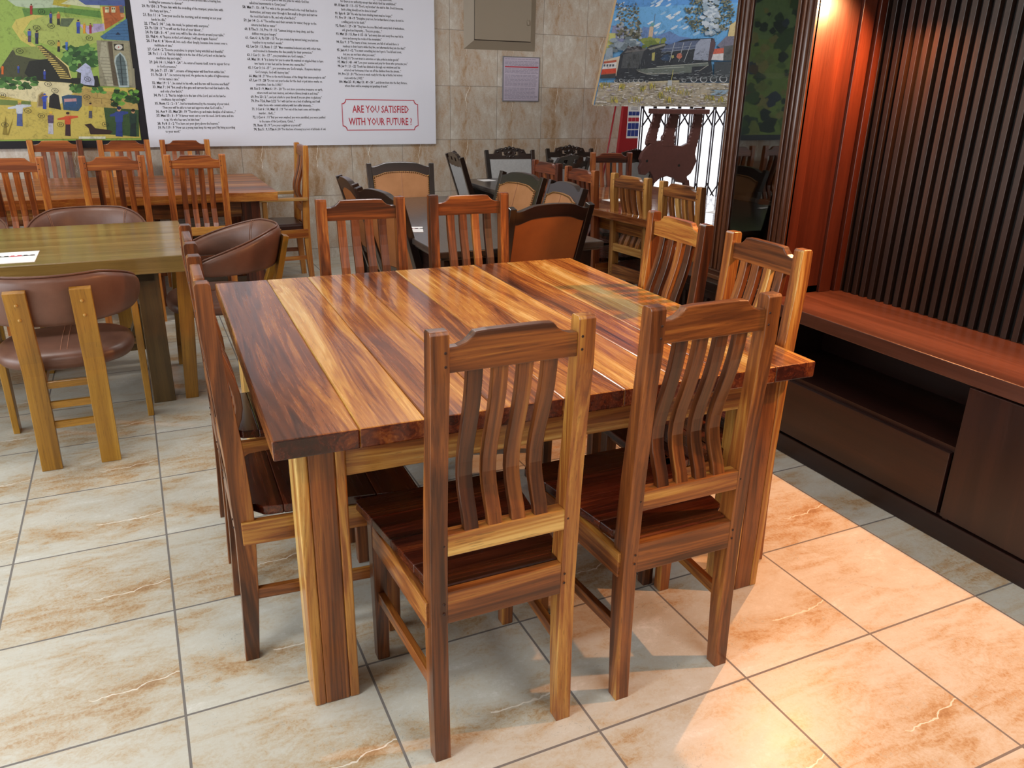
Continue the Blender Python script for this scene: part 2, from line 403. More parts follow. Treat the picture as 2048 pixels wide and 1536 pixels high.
# ------------------------------------------------------------------ slatted dining chair
def side_panel(mb, x0, x1, prof, **kw):
    mb.prism(prof, lambda p: (x0, p[0], p[1]), lambda p: (x1, p[0], p[1]), ax=2, **kw)
CREST = [(-.142, .982), (.142, .982), (.142, 1.034), (.122, 1.035), (.105, 1.041), (.093, 1.051), (.086, 1.060), (.06, 1.062), (-.06, 1.062), (-.086, 1.060), (-.093, 1.051), (-.105, 1.041), (-.122, 1.035), (-.142, 1.034)]
def slat_chair(name, wd, arm=False, leather_seat=False):
    root = empty(name)
    for sx in (-1, 1):
        p = MB(); c = sx * .161; hw = .0195
        prof = [(-.018, 0), (.018, 0), (.034, .2), (.044, .41), (.044, .46), (.036, .63), (.018, .82), (.008, .96), (.004, 1.056), (-.001, 1.062), (-.028, 1.062), (-.033, 1.056), (-.033, .96), (-.022, .82), (-.012, .63), (-.008, .46), (-.006, .41), (-.010, .2)]
        side_panel(p, c - hw, c + hw, prof, mi=0, tone=R_.uniform(-.05, .12))
        for (zz) in (1.02, .992, .58, .43, .405):
            p.disc((c - sx * .011, -.0085 if zz < .5 else (-.0107 if zz < .7 else -.0335), zz), (0, -1, 0), .0034, .0008, 7, mi=1)
        p.build('rear_leg', [wd, 'plug'], root, bevel=.003)
        p = MB(); c = sx * .189; t = .02
        p.hexa([(c-t+.003, .38, 0), (c+t-.003, .38, 0), (c+t-.003, .415, 0), (c-t+.003, .415, 0)], [(c-t, .375, .438), (c+t, .375, .438), (c+t, .418, .438), (c-t, .418, .438)], tone=R_.uniform(-.15, .05))
        p.build('front_leg', wd, root, bevel=.003)
        p = MB(); p.hexa([(sx*.176-.011, .01, .365), (sx*.176+.011, .01, .365), (sx*.196+.011, .385, .365), (sx*.196-.011, .385, .365)],
                         [(sx*.176-.011, .01, .432), (sx*.176+.011, .01, .432), (sx*.196+.011, .385, .432), (sx*.196-.011, .385, .432)], tone=.12)
        p.build('side_apron', wd, root, bevel=.002)
        p = MB(); p.hexa([(sx*.168-.009, .01, .19), (sx*.168+.009, .01, .19), (sx*.189+.009, .385, .19), (sx*.189-.009, .385, .19)],
                         [(sx*.168-.009, .01, .222), (sx*.168+.009, .01, .222), (sx*.189+.009, .385, .222), (sx*.189-.009, .385, .222)])
        p.build('stretcher', wd, root, bevel=.002)
        if arm:
            p = MB(); p.box((sx*.2-.02, 0.0, .655), (sx*.2+.02, .36, .68), tone=.25); p.box((sx*.2-.014, .3, .43), (sx*.2+.014, .335, .655), ax=2, tone=.1)
            p.build('armrest', 'acacia_pale', root, bevel=.005)
    p = MB(); p.prism(CREST, lambda q: (q[0], -.028, q[1] - .006), lambda q: (q[0], -.004, q[1] - .006), ax=0, tone=-.1); p.build('crest_rail', wd, root, bevel=.0025)
    p = MB(); p.box((-.142, -.010, .552), (.142, .024, .604), tone=.14); p.build('lower_rail', wd, root, bevel=.002)
    p = MB(); p.box((-.142, -.006, .376), (.142, .016, .458), tone=-.12); p.build('rear_apron', wd, root, bevel=.002)
    p = MB(); p.box((-.17, .385, .37), (.17, .405, .432), tone=-.02); p.build('front_apron', wd, root, bevel=.002)
    for i, cx in enumerate((-.084, -.028, .028, .084)):
        p = MB(); path = []
        for zz, yy in ((.596, .002), (.625, .010), (.655, .024), (.685, .036), (.715, .042), (.75, .040), (.79, .031), (.83, .018), (.87, .006), (.91, -.004), (.95, -.011), (.985, -.015)): path.append((cx, yy, zz))
        p.sweep(path, (1, 0, 0), .0168, .009, tone=(-.2, .02, -.16, -.02)[i]); p.build('back_slat', wd, root, bevel=.002)
    if leather_seat:
        p = MB(); p.prism([(-.205, .44), (.205, .44), (.175, .03), (-.175, .03)], lambda q: (q[0], q[1], .405), lambda q: (q[0]*.96, q[1]*.98+.005, .475), ax=1)
        p.build('seat_cushion', 'leather_dark', root, bevel=.018, seg=3)
    else:
        p = MB(); ys = [.475, .36, .245, .12, .016]
        wq = lambda y: .165 + (.225 - .165) * (y - .03) / .445
        for i in range(4):
            y1, y0 = ys[i], ys[i+1]
            pts = [(-wq(y1), y1), (-wq(y0), y0), (wq(y0), y0), (wq(y1), y1)]
            if i == 0: pts = [(-wq(y1) + .008, y1), (-wq(y1), y1 - .012), (-wq(y0), y0), (wq(y0), y0), (wq(y1), y1 - .012), (wq(y1) - .008, y1)]
            if i == 3: pts = [(-wq(y1), y1), (-wq(.07), .07), (-.141, .047), (-.141, .016), (.141, .016), (.141, .047), (wq(.07), .07), (wq(y1), y1)]
            p.prism(pts, lambda q: (q[0], q[1], .436), lambda q: (q[0], q[1], .462), ax=0, tone=R_.uniform(-.22, .05))
        p.build('seat', 'acacia_dark', root, bevel=.003)
    return root

chair = slat_chair('dining_chair', 'acacia')
W_ = math.radians(-1.3)
G1 = 'slatted chairs around the large square table'
seats = [
 ((.645, 1.374, 0), 0, 'slatted wooden chair at the near edge of the big square table, left of two'),
 ((1.142, 1.374, 0), 0, 'slatted wooden chair at the near edge of the big square table, right of two'),
 ((.128, 2.075, 0), -PI/2, 'slatted wooden chair seen edge-on at the left edge of the square table, nearer one'),
 ((.14, 2.585, 0), -PI/2, 'slatted wooden chair seen edge-on at the left edge of the square table, farther one'),
 ((1.765, 1.905, 0), PI/2, 'honey coloured slatted chair right of the square table, next to the television bench'),
 ((1.77, 2.37, 0), PI/2, 'honey coloured slatted chair right of the square table, beside the glass cabinet'),
 ((.822, 3.185, 0), PI, 'slatted wooden chair at the far edge of the square table, left of two'),
 ((1.292, 3.185, 0), PI, 'slatted wooden chair at the far edge of the square table, beside rust leather chair'),
]
for i, (l, rz, lab) in enumerate(seats): place(chair, i == 0, l, rz + (W_ if i > 1 else 0), lab, 'chair', G1)

# ------------------------------------------------------------------ the large square table
tb = empty('dining_table', (.1935, 1.5996, 0), -.0226)
TW, TL, TH = 1.513, 1.522, .7766
tag(tb, 'large square table of striped honey and brown planks, with eight slatted chairs', 'table')
p = MB(); xs = [0, .19, .345, .52, .70, .875, 1.05, 1.2, 1.37, TW]
tn = [-.13, .1, .02, -.1, .06, .12, -.06, .14, .02]
for i in range(9): p.box((xs[i] + (.0004 if i else 0), 0, TH - .048), (xs[i+1], TL, TH), ax=1, tone=tn[i]); p.mi[-4] = 1; p.mi[-2] = 1  # near and far end faces darker: end grain, plus shade put into the colour
p.build('tabletop', ['acacia_top', 'acacia_dark'], tb, bevel=.004)
for (ax_, ay) in ((.05, .05), (TW - .165, .05), (.05, TL - .165), (TW - .165, TL - .165)):
    p = MB(); q = .115
    p.box((ax_, ay, 0), (ax_ + .028, ay + q, TH - .048), ax=2, tone=.3); p.box((ax_ + .028, ay, 0), (ax_ + .09, ay + q, TH - .048), ax=2, tone=-.06); p.box((ax_ + .09, ay, 0), (ax_ + q, ay + q, TH - .048), ax=2, tone=.22)
    p.build('leg', 'acacia', tb, bevel=.004)
for a, b in (((.165, .062, TH - .142), (TW - .165, .084, TH - .048)), ((.165, TL - .084, TH - .142), (TW - .165, TL - .062, TH - .048)),
             ((.062, .165, TH - .142), (.084, TL - .165, TH - .048)), ((TW - .084, .165, TH - .142), (TW - .062, TL - .165, TH - .048))):
    p = MB(); p.box(a, b, tone=.12); p.build('apron', 'acacia', tb, bevel=.003)

# ------------------------------------------------------------------ long plank table at the back wall
lt = empty('long_dining_table', (-1.75, 5.66, 0))
tag(lt, 'long plank dining table with live edge in front of the banner wall', 'table')
LW, LD, LH = 2.63, 1.2, .79
p = MB()
for i in range(7):
    y0, y1 = LD * i / 7, LD * (i + 1) / 7
    if i == 0:   # live edge: wavy front
        n = 26; pts = [(LW * j / n, -.012 + .012 * math.sin(j * .9) + .008 * math.sin(j * 2.3)) for j in range(n + 1)] + [(LW, y1), (0, y1)]
        p.prism(pts, lambda q: (q[0], q[1] + .006, LH - .06), lambda q: (q[0], q[1], LH), ax=0, tone=.1)
    else: p.box((0, y0, LH - .06), (LW, y1, LH), ax=0, tone=R_.uniform(-.12, .12))
p.build('tabletop', 'acacia_orange', lt, bevel=.003)
for ax_ in (.1, LW - .23):
    for ay in (.09, LD - .2):
        p = MB(); p.box((ax_, ay, 0), (ax_ + .12, ay + .12, LH - .06), ax=2, tone=-.1); p.build('leg', 'acacia_red', lt, bevel=.004)
p = MB(); p.box((.22, .1, LH - .17), (LW - .23, .125, LH - .06), tone=.0); p.build('apron', 'acacia', lt, bevel=.003)
p = MB(); p.box((.22, LD - .125, LH - .17), (LW - .23, LD - .1, LH - .06), tone=.0); p.build('apron', 'acacia', lt, bevel=.003)

GF = 'slatted chairs along the wall side of the long table'
GN = 'slatted chairs along the near side of the long table'
back_seats = [
 (-.64, 5.5, 0, 'slatted orange wood chair near side of long table, cut off by left photo edge', GN),
 (-.10, 5.5, 0, 'slatted orange wood chair near side of long table, behind the leather tub chair back', GN),
 (.368, 5.5, 0, 'slatted orange wood chair near side of long table, nearest its right end', GN),
 (-.49, 6.93, PI, 'slatted chair against the wall under the painted mural, leftmost of three', GF),
 (-.03, 6.88, PI, 'slatted chair against the wall under the black banner border, middle of three', GF),
 (.40, 6.85, PI, 'slatted chair against the wall under the white text banner, rightmost of three', GF),
]
oc = slat_chair('dining_chair', 'acacia_orange')
for j, (x, y, rz, lab, gr) in enumerate(back_seats): place(oc, j == 0, (x, y, 0), rz, lab, 'chair', gr, (1, 1, .995))
ac = slat_chair('armchair', 'acacia_orange', True, True); ac.location = (1.19, 6.43, 0); ac.rotation_euler = (0, 0, PI/2); ac.scale = (1.05, 1.02, .985)
tag(ac, 'slatted wooden armchair with dark brown leather seat at the right end of the long table', 'armchair')

# ------------------------------------------------------------------ olive oak table and leather tub chairs
ot = empty('oak_table', (-1.75, 3.78, 0), math.radians(.5))
tag(ot, 'olive stained oak table with thick square top among brown leather tub chairs', 'table')
p = MB()
for i in range(5): p.box((0, .2 * i, .685), (1.955, .2 * (i + 1), .76), ax=0, tone=R_.uniform(-.07, .07))
p.build('tabletop', 'oak', ot, bevel=.004)
for bx in (.28, 1.7):
    for by in (.2, .72):
        p = MB(); p.box((bx, by, 0), (bx + .1, by + .1, .685), ax=2); p.build('leg', 'oak_dark', ot, bevel=.003)
    p = MB(); p.box((bx + .02, .3, .08), (bx + .08, .72, .15), ax=1); p.build('foot_rail', 'oak_dark', ot, bevel=.003)
p = MB(); p.box((.36, .46, .2), (1.72, .54, .3), ax=0); p.hexa([(1.6, .46, .2), (1.72, .46, .2), (1.72, .54, .2), (1.6, .54, .2)], [(1.69, .46, .42), (1.72, .46, .42), (1.72, .54, .42), (1.69, .54, .42)], ax=0)
p.build('stretcher', 'oak_dark', ot, bevel=.003)
p = MB(); p.box((.3, .2, .61), (1.78, .24, .685), ax=0); p.box((.3, .76, .61), (1.78, .8, .685), ax=0); p.build('apron', 'oak_dark', ot)

def tub_chair():
    root = empty('tub_chair')     # origin: floor under the two rear legs, facing +y
    band = MB(); NS = 29; a, b = .275, .30; cy = .27; vs = []; fs = []; Z = []
    for i in range(NS):
        th = math.radians(-118 + 236 * i / (NS - 1)); s_ = abs(th) / math.radians(118)
        zt = .80 - .15 * max(0, (s_ - .28) / .72) ** 1.25; zb = .595 + .0 * s_
        if s_ > .9: zb += .05 * (s_ - .9) / .1; zt -= .03 * (s_ - .9) / .1
        if abs(th) > math.radians(90): zt -= .0
        px_, py_ = a * math.sin(th), cy - b * math.cos(th)
        nx, ny = math.sin(th), -math.cos(th)
        lean = .035
        ring = []
        zm = (zt + zb) / 2
        for (dz, off) in ((zb, .0), (zb + .012, .022), (zm, .028), (zt - .012, .022), (zt, .0), (zt - .012, -.02), (zm, -.024), (zb + .012, -.02)):
            k_ = (dz - .6) / .2 * lean
            ring.append((px_ + nx * (off + k_), py_ + ny * (off + k_), dz))
        vs += ring
    for i in range(NS - 1):
        for j in range(8): fs.append((8*i + j, 8*i + (j+1) % 8, 8*i + 8 + (j+1) % 8, 8*i + 8 + j))
    fs += [tuple(range(7, -1, -1)), tuple(8*(NS-1) + j for j in range(8))]
    band.add(vs, fs, smooth=True); bo = band.build('backrest', 'leather', root, sub=1, smooth=True)
    pp = MB()
    pp.tube([vs[8*i + 4] for i in range(1, NS - 1)], .0045, 6); pp.build('piping', 'leather', bo)
    st = MB()
    for i in (9, 19):
        for d in (-.005, .005):
            pts = [Vector(vs[8*i + j]) for j in (4, 5, 6, 7)]; tv = (Vector(vs[8*i+8]) - Vector(vs[8*i])).normalized() * d
            c_ = Vector((0, cy, .7))
            st.tube([q + tv + (Vector((c_.x, c_.y, q.z)) - q).normalized() * .0015 for q in pts], .0012, 4)
    st.build('seam_stitching', 'thread', bo)
    # seat
    se = MB(); n = 28; rings = [(.80, .385), (.97, .40), (1.0, .43), (.97, .455), (.86, .468), (.5, .474)]
    vs2 = []; fs2 = []
    for (q, z) in rings:
        for j in range(n):
            t = 2 * PI * j / n; e = .82
            cx = math.copysign(abs(math.cos(t)) ** e, math.cos(t)); sy = math.copysign(abs(math.sin(t)) ** e, math.sin(t))
            vs2.append((.262 * q * cx, .275 + .245 * q * sy, z))
    for i in range(len(rings) - 1):
        for j in range(n): fs2.append((n*i + j, n*i + (j+1) % n, n*i + n + (j+1) % n, n*i + n + j))
    fs2 += [tuple(range(n-1, -1, -1)), tuple(n*(len(rings)-1) + j for j in range(n))]
    se.add(vs2, fs2, smooth=True); so = se.build('seat', 'leather', root, sub=1, smooth=True)
    st = MB()
    for d in (-.012, .012): st.tube([(d, .045, .452), (d, .1, .4705), (d, .28, .4755), (d, .45, .4705), (d, .505, .452)], .0013, 4)
    st.build('seam_stitching', 'thread', so)
    for sx in (-1, 1):
        p = MB(); c = sx * .108
        p.sweep([(c, -.012, 0), (c, .0, .2), (c, .006, .40), (c, -.004, .46), (c, -.03, .53), (c, -.086, .755)], (1, 0, 0), [.037] * 6, [.014, .015, .016, .016, .015, .014], mi=0)
        for zz, yy in ((.705, -.088), (.645, -.073)): p.ball((c, yy - .001, zz), .007, .006, .007, mi=1)
        p.build('rear_leg', ['oak_leg', 'peg'], root, bevel=.003)
        p = MB(); c2 = sx * .275
        p.sweep([(c2, .46, 0), (c2 - sx*.0, .44, .4), (c2, .43, .66)], (0, 1, 0), [.03, .034, .03], [.013, .015, .013])
        p.build('front_leg', 'oak_leg', root, bevel=.003)
    for zz in (.355, .27, .185):
        p = MB(); p.box((-.076, -.006, zz - .014), (.076, .012, zz + .014)); p.build('back_rung', 'oak_leg', root, bevel=.002)
    p = MB(); p.box((-.262, .43, .36), (.262, .455, .39)); p.box((-.1, .01, .36), (-.07, .44, .39), ax=1); p.box((.07, .01, .36), (.1, .44, .39), ax=1)
    p.build('seat_frame', 'oak_leg', root, bevel=.002)
    return root
tub = tub_chair(); GT = 'brown leather tub chairs around the olive oak table'
for i, (l, rz, lab) in enumerate([
 ((-.345, 3.405, 0), 0, 'brown leather tub chair seen from behind on the near side of the oak table'),
 ((-.26, 5.14, 0), PI, 'brown leather tub chair on the far side of the oak table, rounded back in view'),
 ((-.93, 5.14, 0), PI, 'brown leather tub chair at the left photo edge, far side of the oak table'),
 ((.585, 4.29, 0), PI/2, 'brown leather tub chair at the right end of the oak table, seen from the side')]):
    place(tub, i == 0, l, rz, lab, 'chair', GT)

# ------------------------------------------------------------------ dark wood upholstered chairs
def dark_chair(name, style, panel_front, panel_back):
    root = empty(name); LN = .17   # lean of the back
    def B(uu, z, d=0):            # point of the leaning back: uu across, z height, d towards the front
        k_ = (z - .44) / .56
        return (uu * (1 + .13 * k_), .02 - LN * k_ + d * .96, z)
    for sx in (-1, 1):
        p = MB(); t = .018
        secs = [((sx*.175, -.055, 0), .014), ((sx*.185, .0, .22), .017), (B(sx*.19, .44), .021), (B(sx*.19, .72), .019), (B(sx*.19, .985), .017)]
        p.sweep([q for q, _ in secs], (1, 0, 0), [q for _, q in secs], [q * 1.05 for _, q in secs])
        p.build('rear_leg', 'dark', root, bevel=.003)
        p = MB()
        p.lathe([(.017, 0), (.02, .03), (.015, .06), (.024, .1), (.018, .2), (.022, .33), (.026, .345), (.02, .36), (.028, .375), (.028, .43)], (sx*.2, .41, 0), 12)
        p.build('front_leg', 'dark', root)
        p = MB(); p.hexa([(sx*.185-.012, .01, .37), (sx*.185+.012, .01, .37), (sx*.205+.012, .41, .37), (sx*.205-.012, .41, .37)], [(sx*.185-.012, .01, .43), (sx*.185+.012, .01, .43), (sx*.205+.012, .41, .43), (sx*.205-.012, .41, .43)])
        p.build('side_apron', 'dark', root)
    p = MB(); p.box((-.2, .405, .37), (.2, .43, .43)); p.build('front_apron', 'dark', root)
    p = MB(); p.prism([(-.225, .44), (.225, .44), (.2, .04), (-.2, .04)], lambda q: (q[0], q[1], .425), lambda q: (q[0]*.96, q[1]*.98 + .005, .485), ax=1)
    p.build('seat_cushion', panel_front, root, bevel=.018, seg=3)
    if style == 'leather':
        def topz(x): 
            s_ = abs(x) / .21
            q_ = max(0, min(1, (s_ - .38) / .45)); return .992 - .026 * q_ * q_ * (3 - 2 * q_) + (.014 * ((s_ - .85) / .15) if s_ > .85 else 0) + .004 * math.cos(min(1, s_ / .38) * PI / 2)
        n = 20; xs = [-.205 + .41 * i / n for i in range(n + 1)]
        pts = [(x, topz(x)) for x in xs] + [(x, topz(x) - .062 + .0 * x) for x in reversed(xs)]
        p = MB(); 
        for i in range(n):
            q = [pts[i], pts[i+1], pts[2*n - i], pts[2*n + 1 - i]]
            p.prism(q, lambda v: B(v[0]*.98, v[1], -.018), lambda v: B(v[0]*.98, v[1], .018), ax=0, tone=0)
        # one closed rail instead of slices
        p = MB(); p.prism(pts[::-1], lambda v: B(v[0]*.98, v[1], -.018), lambda v: B(v[0]*.98, v[1], .018), ax=0)
        p.build('crest_rail', 'dark', root, bevel=.003)
        low = lambda x: topz(x) - .058
    else:
        def topz(x):
            s_ = abs(x) / .19
            return .955 + .05 * max(0, math.cos(min(1, s_) * PI / 2)) ** .8
        n = 24; xs = [-.2 + .4 * i / n for i in range(n + 1)]
        up = [(x, (topz(x) + .006 * abs(math.sin(i * 1.05)) if abs(x) < .13 else .955 - .0 * x)) for i, x in enumerate(xs)]
        lo = [(x, .905 + (.006 if abs(x) > .15 else -.004 * math.sin(i * 1.3) - .008 * math.cos(x / .2 * PI / 2))) for i, x in enumerate(xs)]
        p = MB()
        # rail with two pierced eyes: built from strips above and below the openings
        def strip(t0, t1, i0, i1):
            q = [(up[i][0], lo[i][1] + (up[i][1] - lo[i][1]) * t0) for i in range(i0, i1 + 1)] + [(up[i][0], lo[i][1] + (up[i][1] - lo[i][1]) * t1) for i in range(i1, i0 - 1, -1)]
            p.prism(q, lambda v: B(v[0], v[1], -.014), lambda v: B(v[0], v[1], .016), ax=0)
        for (t0, t1, i0, i1) in ((0, .42, 0, n), (.7, 1, 0, n), (.42, .7, 0, 8), (.42, .7, 10, 14), (.42, .7, 16, n)): strip(t0, t1, i0, i1)
        for (bx, bz, br) in ((0, 1.004, .02), (-.03, 1.0, .016), (.03, 1.0, .016), (-.062, .99, .015), (.062, .99, .015), (-.1, .972, .014), (.1, .972, .014), (0, .965, .024), (-.04, .96, .014), (.04, .96, .014), (0, .93, .02), (-.025, .93, .012), (.025, .93, .012)):
            c_ = B(bx, bz, .008); p.ball(c_, br, .016, br, 9, 5)
        p.build('crest_rail', 'dark', root)
        low = lambda x: .91
    p = MB(); p.prism([(-.175, .54), (.175, .54), (.175, .58), (-.175, .58)], lambda v: B(v[0], v[1], -.015), lambda v: B(v[0], v[1], .015), ax=0); p.build('lower_rail', 'dark', root, bevel=.002)
    for nm, mt, d0, d1 in (('back_pad', panel_front, .004, .024), ('back_panel', panel_back, -.013, .004)):
        p = MB(); xs = [-.172 + .344 * i / 14 for i in range(15)]
        q = [(-.172, .575), (.172, .575)] + [(x, low(x)) for x in reversed(xs)]
        p.prism(q, lambda v: B(v[0], v[1], d0), lambda v: B(v[0], v[1], d1), ax=0); p.build(nm, mt, root, bevel=.004)
    if style == 'leather':
        p = MB(); pts = []
        for i in range(26): pts.append((-.168, .58 + (low(.17) - .58) * i / 25)); pts.append((.168, .58 + (low(.17) - .58) * i / 25))
        for i in range(27): x = -.165 + .33 * i / 26; pts.append((x, low(x) - .004))
        for (x, z) in pts: p.ball(B(x, z, .027), .0052, .004, .0052, 6, 4)
        o = p.build('nailheads', 'brass', root); o['kind'] = 'stuff'
        p = MB(); p.tube([B(0, .585, .0255), B(0, low(0) - .01, .0255)], .0015, 4); p.build('seam_stitching', 'thread', root)
    return root
lc = dark_chair('upholstered_dining_chair', 'leather', 'leather_tan', 'leather_rust')
GL = 'dark framed leather chairs around the dark dining table'
def chair_at(proto, first, p0, p1, face, lab, cat, gr, sc_=(1, 1, 1), lean=.15):
    """p0, p1: top ends of the back in plan; face: unit-ish facing direction used to pick the side"""
    c_ = (Vector(p0) + Vector(p1)) / 2; d = (Vector(p1) - Vector(p0)).normalized(); nrm = Vector((-d.y, d.x))
    if nrm.dot(Vector(face)) < 0: nrm = -nrm
    c_ = c_ + nrm * lean; rz = math.atan2(-nrm.x, nrm.y)
    return place(proto, first, (c_.x, c_.y, 0), rz, lab, cat, gr, sc_)
for i, (a, b, fc, lab) in enumerate([
 ((1.519, 3.235), (1.947, 3.275), (0, 1), 'dark framed chair with wide rust leather back just beyond the square table'),
 ((1.147, 3.735), (1.054, 4.179), (1, 0), 'dark framed leather chair left of the dark table, nearer of two, turned slightly'),
 ((1.078, 4.314), (1.094, 4.758), (1, 0), 'dark framed leather chair left of the dark table, farther of two by the wall'),
 ((2.2, 3.704), (2.239, 4.269), (-1, 0), 'tan leather chair with nailheads right of the dark table, nearer of two'),
 ((2.227, 4.329), (2.16, 4.709), (-1, 0), 'tan leather chair with nailheads right of the dark table, farther of two'),
 ((1.473, 5.40), (1.858, 5.345), (0, -1), 'tan leather chair with nailheads at the far end of dark table by the wall')]):
    chair_at(lc, i == 0, a, b, fc, lab, 'chair', GL)

def turned_table(name, x0, y0, x1, y1, h, label, n=3, rz=0):
    t_ = empty(name, ((x0 + x1) / 2, (y0 + y1) / 2, 0), rz); tag(t_, label, 'table'); a, b = (x1 - x0) / 2, (y1 - y0) / 2
    p = MB(); p.box((-a, -b, h - .03), (a, b, h), ax=1 if b > a else 0); p.box((-a + .015, -b + .015, h - .045), (a - .015, b - .015, h - .03)); p.build('tabletop', 'dark_top', t_, bevel=.006, seg=3)
    for sx in (-1, 1):
        for sy in (-1, 1):
            c_ = (sx * (a - .09), sy * (b - .09), 0); p = MB()
            p.box((c_[0] - .045, c_[1] - .045, h - .2), (c_[0] + .045, c_[1] + .045, h - .045), ax=2)
            p.lathe([(.028, 0), (.042, .02), (.045, .05), (.026, .075), (.03, .1), (.048, .16), (.05, .2), (.036, .32), (.028, .42), (.044, .445), (.03, .47), (.046, .5), (.044, h - .2)], c_, 16)
            p.build('leg', 'dark', t_)
    for (q0, q1) in (((-a + .12, -b + .06, h - .15), (a - .12, -b + .085, h - .045)), ((-a + .12, b - .085, h - .15), (a - .12, b - .06, h - .045)), ((-a + .06, -b + .12, h - .15), (-a + .085, b - .12, h - .045)), ((a - .085, -b + .12, h - .15), (a - .06, b - .12, h - .045))):
        p = MB(); p.box(q0, q1); p.build('apron', 'dark', t_)
    return t_
turned_table('dark_dining_table', 1.215, 3.375, 2.095, 5.2, .78, 'dark stained rectangular table with turned legs among the leather chairs')
turned_table('dark_dining_table', 2.51, 5.49, 2.99, 6.42, .745, 'dark stained table near the wall among carved grey upholstered chairs', rz=0)

cc = dark_chair('carved_dining_chair', 'carved', 'grey_fabric', 'grey_fabric')
GC = 'carved dark chairs with grey upholstery around the wall table'
for i, (a, b, fc, lab) in enumerate([
 ((2.36, 5.95), (2.41, 6.45), (1, 0), 'carved dark chair with grey panel standing sideways at the left of the wall table'),
 ((2.855, 6.61), (3.25, 6.56), (0, -1), 'carved dark chair with grey back against the tiled wall, right of the sideways one'),
 ((3.50, 6.68), (3.885, 6.62), (0, -1), 'carved dark chair with pale back against the tiled wall, nearest the red stand'),
 ((2.99, 5.70), (3.42, 5.82), (0, 1), 'carved dark chair in front of the wall chairs, only its crest clear'),
 ((3.87, 6.15), (4.28, 6.12), (0, 1), 'carved dark chair partly hidden between slatted chair and carved easel')]):
    chair_at(cc, i == 0, a, b, fc, lab, 'chair', GC, (1, 1, .975), lean=.14)

# ------------------------------------------------------------------ plank table by the gate and its chairs
rt = empty('plank_dining_table', (2.78, 3.38, 0), math.radians(7.0))
tag(rt, 'striped plank dining table in bright daylight by the security gate', 'table')
p = MB(); n = 7; RW, RL, RH = 1.2, 1.95, .77
for i in range(n): p.box((RW*i/n, 0, RH - .045), (RW*(i+1)/n - .0006, RL, RH), ax=1, tone=R_.uniform(-.12, .12))
p.build('tabletop', 'acacia_gloss', rt, bevel=.003)
for (ax_, ay) in ((.06, .06), (RW - .17, .06), (.06, RL - .17), (RW - .17, RL - .17)):
    p = MB(); p.box((ax_, ay, 0), (ax_ + .11, ay + .11, RH - .045), ax=2); p.build('leg', 'acacia', rt, bevel=.003)
for a, b in (((.17, .07, RH - .13), (RW - .17, .09, RH - .045)), ((.17, RL - .09, RH - .13), (RW - .17, RL - .07, RH - .045)), ((.07, .17, RH - .13), (.09, RL - .17, RH - .045)), ((RW - .09, .17, RH - .13), (RW - .07, RL - .17, RH - .045))):
    p = MB(); p.box(a, b); p.build('apron', 'acacia', rt, bevel=.002)
GR = 'slatted chairs around the plank table by the gate'
gc = slat_chair('dining_chair', 'acacia_pale')
gr_ = slat_chair('dining_chair', 'acacia_red')
for i, (pr, a, b, fc, lab) in enumerate([
 (gc, (2.732, 4.30), (2.765, 3.99), (1, 0), 'pale yellow slatted chair left of the gate table, curved slats showing'),
 (gc, (2.775, 3.84), (2.80, 3.53), (1, 0), 'pale slatted chair left of the gate table, closest to the glass cabinet'),
 (gr_, (2.652, 5.25), (2.675, 4.93), (1, 0), 'reddish slatted chair half hidden behind tan leather chairs, farthest along the gate table'),
 (gr_, (2.66, 4.77), (2.68, 4.45), (1, 0), 'reddish slatted chair in front of gate table, directly behind the tan leather chairs'),
 (gr_, (3.405, 5.73), (3.72, 5.67), (0, -1), 'reddish brown slatted chair at the far end of the gate table, left of the easel'),
 (gr_, (4.18, 4.45), (4.15, 4.77), (-1, 0), 'reddish slatted chair right of the gate table, mostly behind the glass cabinet')]):
    first = i in (0, 2)
    chair_at(pr, first, a, b, fc, lab, 'chair', GR, (.98, 1, .945), lean=.0)

# ------------------------------------------------------------------ brochures
def brochure(x, y, z, w_, d_, rz, label, pics=True):
    o = empty('brochure', (x, y, z), rz); tag(o, label, 'brochure')
    p = MB(); p.box((-w_/2, -d_/2, 0), (w_/2, d_/2, .0015)); p.build('sheet', 'paper', o)
    if pics:
        p = MB()
        for i in range(3):
            cx = -w_/2 + w_ * (.3 + .26 * i); cy = .02
            for (dx, dy, sx, sy) in ((0, 0, .05, .012), (-.012, .012, .014, .012), (.014, .012, .016, .012)):
                p.box((cx + dx - sx/2, cy + dy - sy/2, .0015), (cx + dx + sx/2, cy + dy + sy/2, .0019), mi=i % 2)
        p.build('printed_pictures', ['black_ink', 'red_ink'], o)
brochure(-.52, 3.975, .76, .19, .25, .0, 'white printed brochure lying on the olive oak table')
brochure(1.295, 3.99, .78, .11, .16, -.3, 'small white brochure on the dark dining table')
brochure(2.7, 6.28, .745, .12, .12, .1, 'small white brochure on the dark table near the wall', False)
brochure(3.0, 4.72, .77, .15, .1, .1, 'white paper sheet on the plank table by the gate', False)
brochure(3.35, 4.05, .77, .15, .1, .4, 'sheet of paper lying in glare on the gate table', False)

